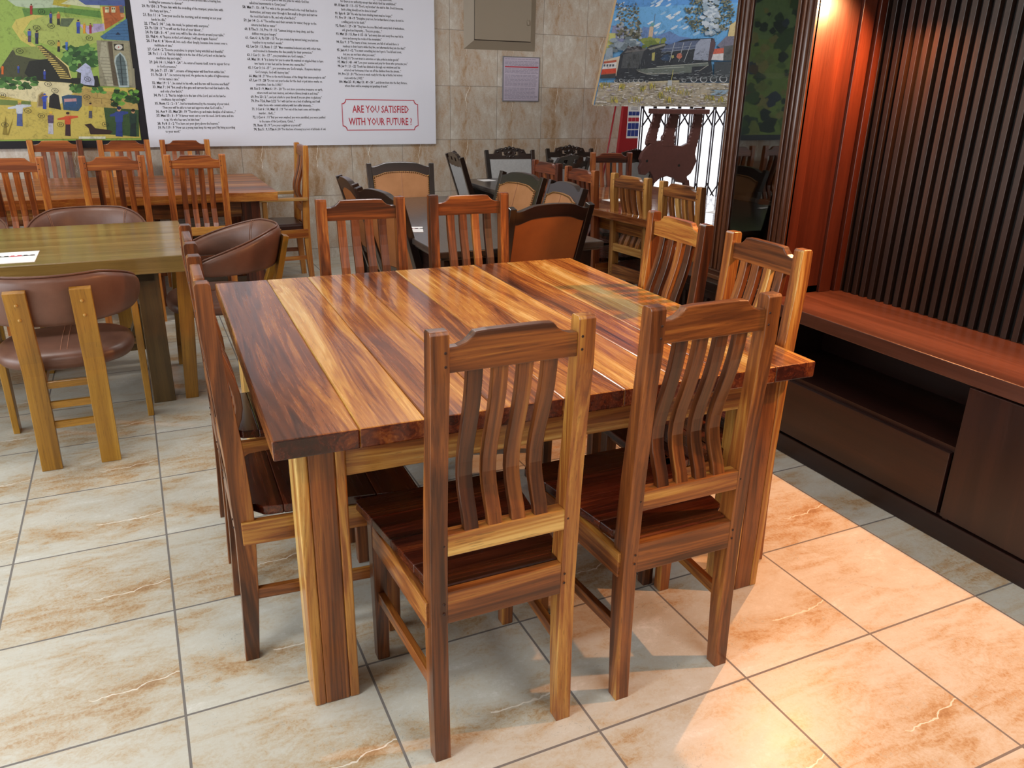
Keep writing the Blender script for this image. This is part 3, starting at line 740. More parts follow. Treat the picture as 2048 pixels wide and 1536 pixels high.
# ------------------------------------------------------------------ television wall unit
CX, CT = 2.445, .645
tv = empty('television_bench', (CX, 0, 0)); tag(tv, 'long low dark wooden television bench with reddish top along the right', 'cabinet')
YN, YF = -1.6, 2.62
p = MB(); p.box((0, YN, CT - .055), (.46, YF, CT), ax=1); p.build('worktop', 'bench_top', tv, bevel=.003)
p = MB(); p.box((.0, YN + .01, 0), (.42, YF, .085), ax=1); p.build('plinth', 'espresso', tv, bevel=.004)
p = MB(); p.box((.02, YN + .02, .085), (.03, YF, .095), ax=1); p.box((.41, YN + .02, .085), (.43, YF, CT - .055), ax=1)
p.box((.02, YF - .02, .085), (.41, YF, CT - .055), ax=2); p.box((.02, YN + .02, .085), (.41, YN + .04, CT - .055), ax=2)
p.box((.01, 1.555, .085), (.41, 1.575, CT - .055), ax=2); p.box((.01, .44, .085), (.41, .46, CT - .055), ax=2)
p.box((.015, 1.575, .335), (.41, YF - .02, .355), ax=1); p.box((.03, YN + .02, .085), (.41, YF, .1), ax=1)
p.build('carcass', 'espresso', tv)
p = MB(); p.box((-.004, 1.592, .098), (.016, 2.60, .335), ax=1); p.build('drawer_front', 'espresso', tv, bevel=.002)
for a, b in ((.462, 1.578), (-.62, .452), (-1.58, -.63)):
    p = MB(); p.box((-.004, a, .098), (.016, b, CT - .06), ax=2); p.build('door', 'espresso', tv, bevel=.002)

sp = empty('slatted_wall_panel', (2.9, 0, 0)); tag(sp, 'tall wall panel of narrow dark vertical slats above the television bench', 'wall panel')
p = MB(); p.box((.005, YN, .1), (.04, YF + .02, 2.55), ax=2); p.build('backing_board', 'void', sp)
ny = 0; y = 2.585; proto = None
while y > -.2 and ny < 100:
    if proto is None:
        p = MB(); p.box((-.02, -.0115, CT), (.005, .0115, 2.5), ax=2); proto = p.build('slat', 'slat', sp, bevel=.0015); proto.location = (0, y, 0)
    else:
        q = proto.copy(); C.objects.link(q); q.location = (0, y, 0)
    y -= .0445; ny += 1
p = MB(); p.box((-.46, YN, 2.5), (.04, YF, 2.58), ax=1); p.build('canopy', 'espresso', sp)

# base ledge behind the bench that carries the glass cabinet
bl = empty('low_cabinet', (0, 0, 0)); tag(bl, 'low dark cabinet under the tall glass cabinet with grooved front', 'cabinet')
p = MB(); p.box((2.415, 2.63, .60), (2.93, 3.34, .645), ax=1); p.build('top', 'dark', bl, bevel=.003)
p = MB(); p.box((2.46, 2.64, 0), (2.93, 3.30, .60), ax=2); p.build('body', 'dark', bl)
p = MB()
for i in range(14): p.box((2.448, 2.67 + .043 * i, .1), (2.46, 2.69 + .043 * i, .55), ax=2)
p.build('grooved_front', 'dark', bl)

gcab = empty('display_cabinet', (0, 0, 0)); tag(gcab, 'tall display cabinet with dark glass door and moulded frame, red wooden side', 'display cabinet')
Z0, Z1 = .645, 2.5; FX = 2.53
p = MB(); p.box((FX, 2.6, Z0), (2.9, 2.625, Z1), ax=2); p.build('side_panel', 'mahog', gcab)
p = MB(); p.box((FX - .012, 2.585, Z0), (FX + .05, 2.6, Z1), ax=2); p.box((2.76, 2.585, Z0), (2.83, 2.6, Z1), ax=2, tone=.1); p.box((2.845, 2.575, Z0), (2.9, 2.6, Z1), ax=2, tone=-.05); p.build('side_stile', 'mahog', gcab, bevel=.002)
p = MB(); p.box((FX, 3.03, Z0), (2.9, 3.055, Z1), ax=2); p.box((2.885, 2.625, Z0), (2.9, 3.03, Z1), ax=2); p.box((FX, 2.6, 2.46), (2.9, 3.055, 2.5)); p.box((FX, 2.6, Z0), (2.9, 3.055, Z0 + .03))
p.build('case', 'smoked', gcab)
fr = MB()
for (ya, yb) in ((2.585, 2.69), (2.955, 3.06)):
    fr.box((FX - .02, ya, Z0 + .02), (FX, yb, Z1), ax=2)
    w3 = (yb - ya)
    fr.tube([(FX - .022, ya + w3 * .25, Z0 + .04), (FX - .022, ya + w3 * .25, Z1)], .011, 8); fr.tube([(FX - .022, ya + w3 * .52, Z0 + .04), (FX - .022, ya + w3 * .52, Z1)], .007, 8)
    fr.box((FX - .03, ya + w3 * .72, Z0 + .04), (FX - .02, ya + w3 * .86, Z1), ax=2)
fr.box((FX - .02, 2.69, Z0 + .02), (FX, 2.955, Z0 + .11), ax=1); fr.box((FX - .02, 2.69, Z1 - .1), (FX, 2.955, Z1), ax=1)
fr.build('door_frame', 'moulding', gcab, bevel=.002)
p = MB(); p.box((FX - .06, 2.57, Z0), (FX, 3.075, Z0 + .02), ax=1); p.box((FX - .045, 2.575, Z0 + .02), (FX, 3.07, Z0 + .04), ax=1); p.build('base_moulding', 'moulding', gcab, bevel=.004)
p = MB(); p.box((FX - .014, 2.69, Z0 + .11), (FX - .009, 2.955, Z1 - .1)); p.build('glass_pane', 'glass', gcab)
for zz in (1.02, 1.55, 2.0):
    p = MB(); p.box((FX + .03, 2.626, zz), (2.88, 3.028, zz + .02)); p.build('shelf', 'espresso', gcab)

# warm wall lamp on the slatted panel
wl = empty('wall_lamp', (2.79, 2.33, 1.915)); tag(wl, 'small dark wall lamp glowing warm at the top of the slatted panel', 'lamp')
p = MB(); p.lathe([(.028, .07), (.032, .065), (.06, .0), (.062, -.018)], (0, 0, 0), 20); p.build('lamp_shade', 'black', wl)
p = MB(); p.tube([(0, 0, .06), (0, 0, .1), (.08, 0, .1)], .008); p.build('arm', 'black', wl)
p = MB(); p.ball((0, 0, -.005), .022); bo = p.build('bulb', 'bulb', wl)
def warm_spot(loc, power):
    ld = bpy.data.lights.new('wall_lamp_light', 'SPOT'); ld.energy = power; ld.color = (1.0, .42, .16); ld.spot_size = math.radians(166); ld.spot_blend = 1.0; ld.shadow_soft_size = .018
    lo = bpy.data.objects.new('wall_lamp_light', ld); C.objects.link(lo); lo.location = loc; lo.rotation_euler = (0, math.radians(40), 0)
warm_spot((2.79, 2.33, 1.86), 130)
w2 = copy_tree(wl); w2.location = (2.80, .92, 1.915); warm_spot((2.79, .92, 1.86), 140)
w2['label'] = 'second small dark wall lamp on the slatted panel, out to the right'

# ------------------------------------------------------------------ things on the back wall
def text_mesh(s, size, sx=1.0, bold=0.0, res=1):
    cu = bpy.data.curves.new('t', 'FONT'); cu.body = s; cu.size = size; cu.offset = bold; cu.resolution_u = res
    o = bpy.data.objects.new('t', cu); C.objects.link(o)
    dg = bpy.context.evaluated_depsgraph_get(); me = bpy.data.meshes.new_from_object(o.evaluated_get(dg))
    vs = [(v.co.x * sx, v.co.y) for v in me.vertices]; fs = [tuple(p_.vertices) for p_ in me.polygons]
    bpy.data.objects.remove(o); bpy.data.curves.remove(cu); bpy.data.meshes.remove(me)
    return vs, fs, (max(v[0] for v in vs) if vs else 0)
def put_text(mb, s, x, z, y, size, sx=1.0, bold=0.0, mi=0, centre=False, col=None):
    vs, fs, wd = text_mesh(s, size, sx, bold)
    if centre: x -= wd / 2
    mb.add([(x + a, y, z + b) for a, b in vs], fs, mi=mi, col=col)
    return x + wd

bn = empty('text_banner', (0, YW, 0)); tag(bn, 'large white wall banner covered in small black verses with red framed question', 'banner')
p = MB(); p.box((.155, -.03, .985), (2.55, 0, 2.72)); p.build('board', 'banner', bn)
COL = [
 (.232, 2.003, .03, [
 (-2, '', '19. I Pet 5 : 8  "Your enemy the devil prowls around like a roaring lion'), (-1, '', 'looking for someone to devour."'),
 (0, '20. Ps 150 : 3', '"Praise him with the sounding of the trumpet, praise him with'), (1, '', 'the harp and lyre,..."'),
 (2, '21. Ecc 11 : 6', '"Sow your seed in the morning, and at evening let not your'), (3, '', 'hands be idle,"'),
 (4, '22. I The 5 :14', '"...help, the weak, be patient with everyone."'),
 (5, '23. Ps 128 : 3', '"You will eat the fruit of your labour;..."'),
 (6, '24. Ps 128 : 3 - 4', '"...your sons will be like olive shoots around your table."'),
 (7, '25. Phil 4 : 4', '"Rejoice in the Lord always. I will say it again: Rejoice!"'),
 (8, '26. I Pet 4 : 8', '"Above all, love each other deeply, because love covers over a'), (9, '', 'multitude of sins."'),
 (10, '27. Col 4 : 2', '"Devote yourselves to prayer, being watchful and thankful."'),
 (11, '28. Ps 1 : 1 - 2', '"But his delight is in the law of the Lord, and on his law he'), (12, '', 'meditates day and night."'),
 (13, '29. Joh 14 : 1, Heb 9 : 24', '"...he entered heaven itself, now to appear for us'), (14, '', "in God's presence.\""),
 (15, '30. Joh 7 : 37 - 38', '"...streams of living water will flow from within him."'),
 (16, '31. Ps 23 : 3', '"...he restores my soul. He guides me in paths of righteousness'), (17, '', "for his name's sake.\""),
 (18, '32. Mat 19 : 5', '"...be united to his wife, and the two will become one flesh?"'),
 (19, '33. Mat 7 : 14', '"But small is the gate and narrow the road that leads to life,'), (20, '', 'and only a few find it."'),
 (21, '34. Ps 1 : 2', '"But his delight is in the law of the Lord, and on his law he'), (22, '', 'meditates day and night."'),
 (23, '35. Rom 12 : 2 - 3', '"...but be transformed by the renewing of your mind.'), (24, '', "Then you will be able to test and approve what God's will is...\""),
 (25, '36. Act 9 :15, Mat 28 : 19', '"Therefore go and make disciples of all nations,..."'),
 (26, '37. Mat 13 : 3 - 9', '"A farmer went out to sow his seed....birds came and ate'), (27, '', 'it up. He who has ears, let him hear."'),
 (28, '38. Ps 8 :1 - 2', '"You have set your glory above the heavens."'),
 (29, '39. Ps 119 : 9', '"How can a young man keep his way pure? By living according'), (30, '', 'to your word."')]),
 (.958, 2.034, .0316, [
 (-2, '', '"I press on towards the goal to win the prize for which God has'), (-1, '', 'called me heavenwards in Christ Jesus."'),
 (0, '58. Mat 7 : 13 - 14', '"For wide is the gate and broad is the road that leads to'), (1, '', 'destruction, and many enter through it. But small is the gate and narrow'), (2, '', 'the road that leads to life, and only a few find it."'),
 (3, '59. Jer 14 : 2 - 6', '"The nobles send their servants for water; they go to the'), (4, '', 'cisterns but find no water."'),
 (5, '60. II The 3 : 10, Pro 19 : 15', '"Laziness brings on deep sleep, and the'), (6, '', 'shiftless man goes hungry."'),
 (7, '61. Gen 6 : 6, Ps 139 : 13', '"For you created my inmost being; you knit me'), (8, '', "together in my mother's womb.\""),
 (9, '62. Lev 20 : 13, Rom 1 : 27', '"Men committed indecent acts with other men,'), (10, '', 'and received in themselves the due penalty for their perversion."'),
 (11, '63. I Cor 3 : 16 - 17', "\"...you yourselves are God's temple...\""),
 (12, '64. Mat 18 : 8', '"It is better for you to enter life maimed or crippled than to have'), (13, '', 'two hands or two feet and be thrown into eternal fire."'),
 (14, '65. I Cor 3 :16 -17', "\"...you yourselves are God's temple... If anyone destroys"), (15, '', "God's temple, God will destroy him;\""),
 (16, '66. Mat 18 : 7', '"Woe to the world because of the things that cause people to sin!"'),
 (17, '67. Lev 19 : 28', '"Do not cut your bodies for the dead or put tattoo marks on'), (18, '', 'yourselves. I am the LORD."'),
 (19, '68. Ecc 5 : 9, Mat 6 : 19 - 20', '"Do not store yourselves treasures on earth,'), (20, '', 'where moth and rust destroy, and where thieves break in and steal."'),
 (21, '69. Pro 23 : 2', '"...and put a knife to your throat if you are given to gluttony."'),
 (22, '70. Pro 7:26, Rev 2:22', '"So I will cast her on a bed of suffering, and I will'), (23, '', 'make those who commit adultery with her suffer intensely,..."'),
 (24, '71. I Cor 6 : 10, Mat 15 : 19', '"For out of the heart come evil thoughts,'), (25, '', 'murder.... theft,..."'),
 (26, '72. I Cor 6 : 11', '"But you were washed, you were sanctified, you were justified'), (27, '', 'in the name of the Lord Jesus, Christ..."'),
 (28, '73. Rom 13 : 9', '"Love your neighbour as yourself."'),
 (29, '74. Ecc 5 : 9, I Tim 6 :10', '"For the love of money is a root of all kinds of evil.')]),
 (1.685, 2.088, .031, [
 (-2, '', '"Everyone must submit himself to the governing authorities,'), (-1, '', 'for there is no authority except that which God has established."'),
 (0, '89. II Sam 13 : 11 - 15', "\"Don't, my brother! she said to him. Don't force me."), (1, '', 'Such a thing should not be done in Israel!"'),
 (2, '90. Eph 4 : 28', '"He who has been stealing must steal no longer,"'),
 (3, '91. Pro 19 : 18 -19', '"Discipline your son, for in that there is hope; do not be'), (4, '', 'a willing party to his death."'),
 (5, '92. Rom 1 : 29 - 30', '"They have become filled with every kind of wickedness,'), (6, '', 'evil, greed and depravity.... They are gossips,..."'),
 (7, '93. Mat 25 : 15, Rev 6 :15 -16', '"and every slave and every free man hid in'), (8, '', 'caves and among the rocks of the mountains."'),
 (9, '94. Ecc 9 : 3', '"The hearts of men, moreover, are full of evil and there is'), (10, '', 'madness in their hearts while they live, and afterwards they join the dead."'),
 (11, '95. Jam 4 :1 -12', "\"You want something but don't get it. You kill and covet,"), (12, '', 'but you can not have what you want."'),
 (13, '96. Ps 62 :11', '"Do not trust in extortion or take pride in stolen goods;"'),
 (14, '97. Mat 5 : 43 - 44', '"Love your enemies and pray for those who persecute you."'),
 (15, '98. Jer 9 : 21 - 22', '"Death has climbed in through our windows and has'), (16, '', 'entered our fortresses; it has cut off the children from the streets..."'),
 (17, '99. Pro 21 : 31', '"The horse is made ready for the day of battle, but victory'), (18, '', 'rests with the LORD."'),
 (19, '100. Mat 25 : 41, Mat 13 : 49 - 50', '"...and throw them into the fiery furnace,'), (20, '', 'where there will be weeping and gnashing of teeth."')])]
for (x0, zt, dz, lines) in COL:
    p = MB()
    for (kk, bold, body) in lines:
        z = zt - dz * kk - .009
        x = x0
        if bold: x = put_text(p, bold, x0, z, -.0312, .0275, .80, .0007) + .008
        else: x = x0 + .052
        # fit to the printed width of a column
        put_text(p, body, x, z, -.0312, .0275, .655, .0003)
    p.build('verse_text', 'black_ink', bn)
p = MB(); x0, x1, z0, z1, cn, t = 1.70, 2.385, 1.105, 1.36, .035, .006
out = []
def octo(d):
    a, b, c_, e = x0 + d, x1 - d, z0 + d, z1 - d; pts = []
    for (cx, cz, s0) in ((a, c_, 90), (b, c_, 180), (b, e, 270), (a, e, 0)):
        for k_ in range(6):
            th = math.radians(s0 - 90 * k_ / 5); pts.append((cx + (cn) * math.cos(th), cz + (cn) * math.sin(th)))
    return pts
A, Bq = octo(0), octo(t); n = len(A)
p.add([(x, -.0312, z) for x, z in A + Bq], [(i, (i + 1) % n, n + (i + 1) % n, n + i) for i in range(n)])
put_text(p, 'ARE YOU SATISFIED', 2.045, 1.252, -.0312, .084, .68, .0012, centre=True)
put_text(p, 'WITH YOUR FUTURE ?', 2.04, 1.15, -.0312, .084, .67, .0012, centre=True)
p.build('red_question', 'red_ink', bn)

# painted mural on the left: flat printed board
mu = empty('printed_mural', (0, YW, 0)); tag(mu, 'large printed landscape picture with numbered scenes and black border on the wall', 'poster')
p = MB(); p.box((-3.2, -.03, .985), (.154, 0, 2.72)); p.build('board', 'banner_edge', mu)
art = MB(); lay = [0]
def hx(c): return lin(c)
def apoly(pts, c, sc_=4.096, ox=0, oy=0):
    lay[0] += 1; y = YW - .0305 - .00001 * lay[0]
    q = [at_y(ox + a / sc_, oy + b / sc_, y) for a, b in pts]
    vs = [(v.x, -.0305 - .00001 * lay[0], v.z) for v in q]
    art.add(vs, [tuple(range(len(vs)))], col=hx(c))
def blob(cx, cy, rx, ry, c, sc_=4.096, ox=0, oy=0, n=14, j=.25, rot=0):
    pts = []
    for i in range(n):
        t = 2 * PI * i / n; q = 1 + R_.uniform(-j, j); a, b = rx * q * math.cos(t), ry * q * math.sin(t)
        pts.append((cx + a * math.cos(rot) - b * math.sin(rot), cy + a * math.sin(rot) + b * math.cos(rot)))
    apoly(pts, c, sc_, ox, oy)
def rect_w(x0, z0, x1, z1, c):
    lay[0] += 1; y = -.0305 - .00001 * lay[0]
    art.add([(x0, y, z0), (x1, y, z0), (x1, y, z1), (x0, y, z1)], [(0, 1, 2, 3)], col=hx(c))
rect_w(-3.1, 1.04, .10, 2.66, '8fae4c')
rect_w(-3.1, 2.0, .10, 2.66, '86a860')
for i in range(420):      # foliage and meadow beyond the frame to the left and above
    cx, cz = R_.uniform(-3.0, .0), R_.uniform(1.08, 2.62)
    if cx > -.8 and cz < 2.08: continue
    lay[0] += 1; y = -.0305 - .00001 * lay[0]; rr = R_.uniform(.02, .09)
    art.add([(max(-3.1, min(.1, cx + rr * 1.4 * math.cos(t * .6283) * R_.uniform(.5, 1.2))), y, max(1.04, min(2.66, cz + rr * math.sin(t * .6283) * R_.uniform(.5, 1.2)))) for t in range(10)],
            [tuple(range(10))], col=hx(R_.choice(['4a6b2c', '35542a', '6c8c3e', '8a9a44', '1e3420', '2a4426', '223818', 'a8a458', '6a5430', '3a4a58'])))
P = apoly
P([(0, 0), (1015, 0), (1050, 330), (1075, 640), (0, 640)], '93b052')
P([(60, 0), (640, 0), (560, 60), (300, 75), (130, 50)], 'b0c4a8')
P([(440, 0), (640, 0), (560, 60), (430, 40)], 'b5a838')
P([(500, 30), (820, 70), (815, 0), (560, 0)], 'c9cfa8')
P([(180, 70), (500, 60), (820, 90), (840, 150), (500, 100), (210, 160)], '5c8a40')
P([(300, 120), (830, 160), (850, 330), (560, 420), (330, 350), (200, 250)], 'a9b862')
P([(640, 0), (1020, 0), (1025, 50), (700, 40)], '4a5e9a')
P([(820, 55), (1000, 45), (1015, 150), (850, 250)], 'b06030')
P([(820, 55), (838, 55), (862, 250), (848, 255)], 'd8c860')
for (a, b) in ((860, 58), (912, 58)):
    P([(a, b), (a + 32, b), (a + 33, b + 45), (a + 1, b + 45)], 'e0dcb0'); P([(a + 4, b + 4), (a + 14, b + 4), (a + 14, b + 20), (a + 4, b + 20)], '3a3828'); P([(a + 18, b + 4), (a + 28, b + 4), (a + 29, b + 20), (a + 19, b + 20)], '3a3828')
P([(975, 50), (1015, 50), (1020, 105), (985, 105)], '5a5a6c'); P([(985, 112), (1020, 112), (1025, 140), (990, 140)], 'c89060')
P([(820, 300), (1040, 150), (1060, 335), (850, 322)], '3f6c98')
for i in range(6): P([(860 + 22*i, 300 - 24*i), (1050, 296 - 24*i), (1050, 299 - 24*i), (858 + 22*i, 304 - 24*i)], '2c5078')
P([(945, 285), (965, 262), (990, 285)], '1c2c48')
P([(270, 120), (360, 130), (250, 170), (190, 260), (250, 340), (310, 390), (290, 400), (170, 330), (95, 220), (130, 160)], 'c9bd62')
P([(640, 195), (760, 220), (850, 190), (860, 250), (720, 280)], 'b8a8c8')
P([(500, 150), (610, 150), (560, 220), (490, 215)], '5a6a50')
P([(760, 195), (840, 195), (850, 250), (770, 255)], 'a89cc4')
# trees and hill
P([(100, 410), (200, 400), (330, 470), (470, 640), (520, 690), (0, 660), (0, 560)], '454a34')
P([(100, 390), (300, 380), (400, 440), (420, 500), (260, 480), (130, 450)], '8a9a50')
P([(240, 500), (400, 480), (480, 600), (600, 640), (800, 620), (820, 715), (300, 690), (200, 600)], '1c2220')
for (a, b, q) in ((600, 430, 75), (700, 420, 80), (780, 450, 60), (560, 490, 60), (660, 500, 80), (760, 520, 60), (600, 560, 40)):
    blob(a, b, q, q * .7, R_.choice(['3c6a34', '2e5a2c', '487a3c']))
for i in range(26): blob(R_.uniform(530, 810), R_.uniform(380, 540), 22, 15, R_.choice(['6a9c50', '24482a', '7aac5a', '34602f']))
P([(640, 520), (665, 520), (680, 640), (630, 640)], '3a4028')
# stairs
P([(300, 375), (340, 370), (470, 470), (560, 560), (580, 640), (490, 640), (440, 540), (360, 450)], '4a4428')
for i in range(15):
    t = i / 14; ax0 = 305 + 185 * t + 10 * math.sin(t * 3); b = 378 + 255 * t; wq = 42 + 45 * t
    P([(ax0, b), (ax0 + wq, b + 6), (ax0 + wq, b + 14), (ax0, b + 8)], 'cdb868')
P([(455, 462), (462, 460), (560, 540), (588, 640), (582, 642), (552, 548)], 'd8cc88')
# church tower
P([(790, 330), (1060, 335), (1110, 715), (820, 705)], '8d8a74')
P([(830, 345), (870, 345), (930, 705), (880, 705), (850, 600), (815, 500)], 'a8a690')
P([(880, 340), (920, 340), (975, 705), (930, 700)], '5a5040')
P([(920, 350), (1050, 350), (1090, 700), (985, 700), (935, 520)], '9a967c')
for i in range(9):
    P([(820 + 4*i, 470 + 26*i), (925 + 5*i, 474 + 26*i), (925 + 5*i, 477 + 26*i), (820 + 4*i, 473 + 26*i)], '5e5c4c')
P([(930, 358), (1012, 360), (1015, 415), (938, 412)], '2c2a24'); blob(972, 386, 32, 22, 'd0d0c8', j=.02); blob(972, 386, 6, 5, 'b02020', j=.02)
P([(935, 500), (945, 460), (985, 428), (1020, 460), (1040, 510), (1060, 715), (975, 715)], 'a8b8b8'); P([(948, 510), (955, 470), (985, 442), (1012, 470), (1028, 515), (1045, 700), (985, 700)], '5a6c70')
for i in range(6): P([(950 + 4*i, 500 + 34*i), (1030 + 4*i, 500 + 34*i), (1031 + 4*i, 503 + 34*i), (951 + 4*i, 503 + 34*i)], '2c3a3e')
P([(978, 440), (986, 440), (1010, 700), (1002, 700)], '2c3a3e')
P([(1075, 560), (1100, 560), (1112, 720), (1085, 720)], '8d8a74')
# white robed figure
P([(620, 580), (700, 515), (740, 545), (775, 660), (772, 702), (660, 690), (665, 600)], 'b4bcdc')
# arches, walls and ground below
P([(0, 640), (580, 680), (760, 720), (1110, 720), (1150, 1130), (0, 1145)], 'c4b258')
P([(60, 650), (580, 680), (600, 760), (500, 850), (240, 830), (0, 780), (0, 700)], 'd8cfa4')
P([(640, 720), (1110, 770), (1135, 900), (700, 870), (600, 780)], 'b39a58')
for (a, b, c_, d) in ((720, 745, 870, 800), (760, 800, 900, 850), (860, 840, 1010, 890), (900, 760, 1050, 800)):
    P([(a, b), (c_, b + 12), (c_, b + 15), (a, b + 3)], '6a5630'); P([((a + c_) / 2, b + 8), ((a + c_) / 2 + 3, b + 8), ((a + c_) / 2 + 5, d), ((a + c_) / 2 + 2, d)], '6a5630')
for i in range(40): blob(R_.uniform(0, 300), R_.uniform(640, 720), 26, 16, R_.choice(['2c5428', '3c6a30', '5a8c44', '1e3c20']))
for i in range(14): blob(R_.uniform(580, 660), R_.uniform(690, 750), 22, 18, R_.choice(['2c5428', '3c6a30', '5a8c44']))
for i in range(36): blob(R_.uniform(930, 1120), R_.uniform(740, 860), 26, 18, R_.choice(['2c5428', '4f8a30', '6fa844', '1e3c20']))
for i in range(10): blob(R_.uniform(760, 860), R_.uniform(715, 760), 20, 12, R_.choice(['3c6a30', '5a9c44']))
P([(0, 815), (250, 830), (250, 870), (0, 860)], '6c8040')
P([(300, 880), (310, 780), (345, 750), (385, 780), (395, 880)], 'b0a070'); P([(312, 870), (320, 785), (345, 762), (375, 785), (380, 870)], '7a6848')
P([(400, 880), (405, 790), (440, 762), (480, 780), (500, 900)], '1c1c20')
P([(505, 790), (560, 775), (670, 785), (670, 870), (640, 910), (520, 900)], '2c4f70'); P([(525, 810), (625, 805), (630, 850), (530, 860)], 'b88c90'); P([(530, 835), (628, 830), (628, 875), (532, 880)], '284f78')
P([(850, 880), (1135, 900), (1140, 1120), (880, 1100)], '33502c')
# figures
def person(x, y, h_, top, legs, hair='2a2018', arms=0, skin='c09068'):
    P([(x - .11*h_, y - .02*h_), (x - .09*h_, y - .5*h_), (x + .1*h_, y - .5*h_), (x + .12*h_, y)], legs)
    P([(x - .12*h_, y - .48*h_), (x - .13*h_, y - .82*h_), (x + .13*h_, y - .82*h_), (x + .12*h_, y - .48*h_)], top)
    if arms: P([(x - .1*h_, y - .8*h_), (x - arms*h_, y - .72*h_), (x - arms*h_, y - .66*h_), (x, y - .68*h_), (x + arms*h_, y - .76*h_), (x + arms*h_, y - .82*h_), (x + .1*h_, y - .84*h_)], top)
    blob(x, y - .9*h_, .065*h_, .075*h_, skin, j=.05); blob(x, y - .94*h_, .075*h_, .055*h_, hair, j=.08)
for a in ((255, 120, 90, 'a02828', 'a02828'), (415, 190, 95, '3a4a9c', '24305a'), (478, 205, 110, 'b0603a', '2a3024', 'd8b040'), (240, 345, 110, '4a5cb0', '504060'), (300, 360, 110, '283458', '20283c'),
          (480, 425, 95, 'c8a048', '1c1c24'), (545, 410, 80, '4a78c8', '3860b8', 'd8b040'), (640, 275, 115, '3a58b8', '3048a0'), (690, 275, 90, 'd89828', 'd89828', 'd8b040'), (740, 275, 85, 'a03040', 'a03040'),
          (365, 650, 80, '3a50b0', '2c3c90', 'e8e8e8'), (150, 600, 70, '3c58a8', '2c3c78'), (20, 610, 80, 'd06828', 'd06828')): person(*a)
person(365, 895, 130, '3350b8', '2c44a0', '3350b8', .2); person(160, 1035, 215, 'c4ccd8', '4a5c94', 'c8b040', .45)
person(415, 1100, 190, '584868', 'b8b8c4', 'd8b838'); person(555, 1115, 200, 'c8502c', '382028', '281814', .42)
person(740, 970, 130, 'c0a840', '4a4c5c'); person(975, 1120, 250, '30458c', '283c7c', '1c2448', .3); person(1090, 1120, 230, '1c3830', '182c2c', '1c1410')
P([(690, 1020), (745, 1012), (780, 1050), (900, 1065), (925, 1080), (900, 1100), (740, 1100), (725, 1050)], '33201c')
P([(20, 1100), (45, 950), (60, 1100), (110, 960), (70, 1110)], '8a7a30')
P([(645, 1118), (865, 1118), (865, 1138), (645, 1138)], 'd8d8c0')
mo = art.build('picture', 'art', mu, col=True)
for (a, b, s_) in ((340, 95, '23'), (418, 212, '24'), (302, 228, '25'), (418, 350, '26'), (732, 313, '27'), (162, 418, '30'), (718, 648, '32'), (393, 688, '31'), (450, 742, '33'), (20, 780, '34'), (712, 795, '35'), (935, 836, '40'), (228, 908, '36'), (338, 948, '38'), (495, 1020, '39'), (862, 1018, '41'), (40, 1022, '37')):
    ovs = MB(); c_ = at_y(a / 4.096, b / 4.096, YW - .06); pts = []
    for q in (1.0, .84):
        for i in range(20): t = 2 * PI * i / 20; pts.append((c_.x + .023 * q * math.cos(t), -.06, c_.z + .0175 * q * math.sin(t)))
    ovs.add(pts, [(i, (i + 1) % 20, 20 + (i + 1) % 20, 20 + i) for i in range(20)])
    put_text(ovs, s_, c_.x, c_.z - .0065, -.06, .021, 1, .0004, centre=True)
    ovs.build('scene_number', 'black_ink', mu)

# electrical box, notice
eb = empty('electrical_box', (0, YW, 0)); tag(eb, 'beige metal electrical box recessed high in the tiled wall', 'box')
p = MB(); X0, X1, ZB, ZT = 2.915, 3.475, 1.868, 2.7; xo0, xo1, zo0, zo1 = 2.835, 3.545, 1.795, 2.77
vs = [(xo0, 0, zo0), (xo1, 0, zo0), (xo1, 0, zo1), (xo0, 0, zo1), (X0, -.05, ZB), (X1, -.05, ZB), (X1, -.05, ZT), (X0, -.05, ZT)]
p.add(vs, [(0, 1, 5, 4), (1, 2, 6, 5), (2, 3, 7, 6), (3, 0, 4, 7), (4, 5, 6, 7)]); p.build('surround', 'box_paint', eb)
p = MB(); p.box((X0 + .004, -.062, ZB + .006), (X1 - .004, -.05, ZT - .006)); dr = p.build('door', 'box_paint', eb, bevel=.002)
p = MB(); p.box((X0, -.052, ZB), (X1, -.0505, ZT)); p.build('shadow_gap', 'box_dark', eb)
p = MB(); p.disc((X1 - .035, -.063, 2.06), (0, -1, 0), .008); p.tube([(X1 - .035, -.066, 2.05), (X1 - .035, -.072, 2.01)], .012); p.build('lock', 'box_paint', dr)

nt = empty('framed_notice', (0, YW, 0)); tag(nt, 'thin framed notice of small print on the tiled wall below the beige box', 'notice')
p = MB(); p.box((3.217, -.015, 1.357), (3.594, -.0, 1.747)); p.build('frame', 'frame_grey', nt, bevel=.002)
p = MB(); p.box((3.226, -.017, 1.366), (3.585, -.014, 1.738)); p.build('sheet', 'notice_paper', nt)
p = MB(); z = 1.725; kk = 0
while z > 1.38:
    if kk == 5: p.box((3.235, -.0178, z - .006), (3.578, -.0172, z + .004), mi=1); z -= .018
    else:
        xx = 3.235
        while xx < 3.55:
            w_ = R_.uniform(.015, .05); p.box((xx, -.0178, z - .0022), (min(3.578, xx + w_), -.0172, z + .0022), mi=0); xx += w_ + .006
        z -= .0115 if kk % 9 else .02
    kk += 1
p.build('small_print', ['grey_ink', 'red_ink'], nt)

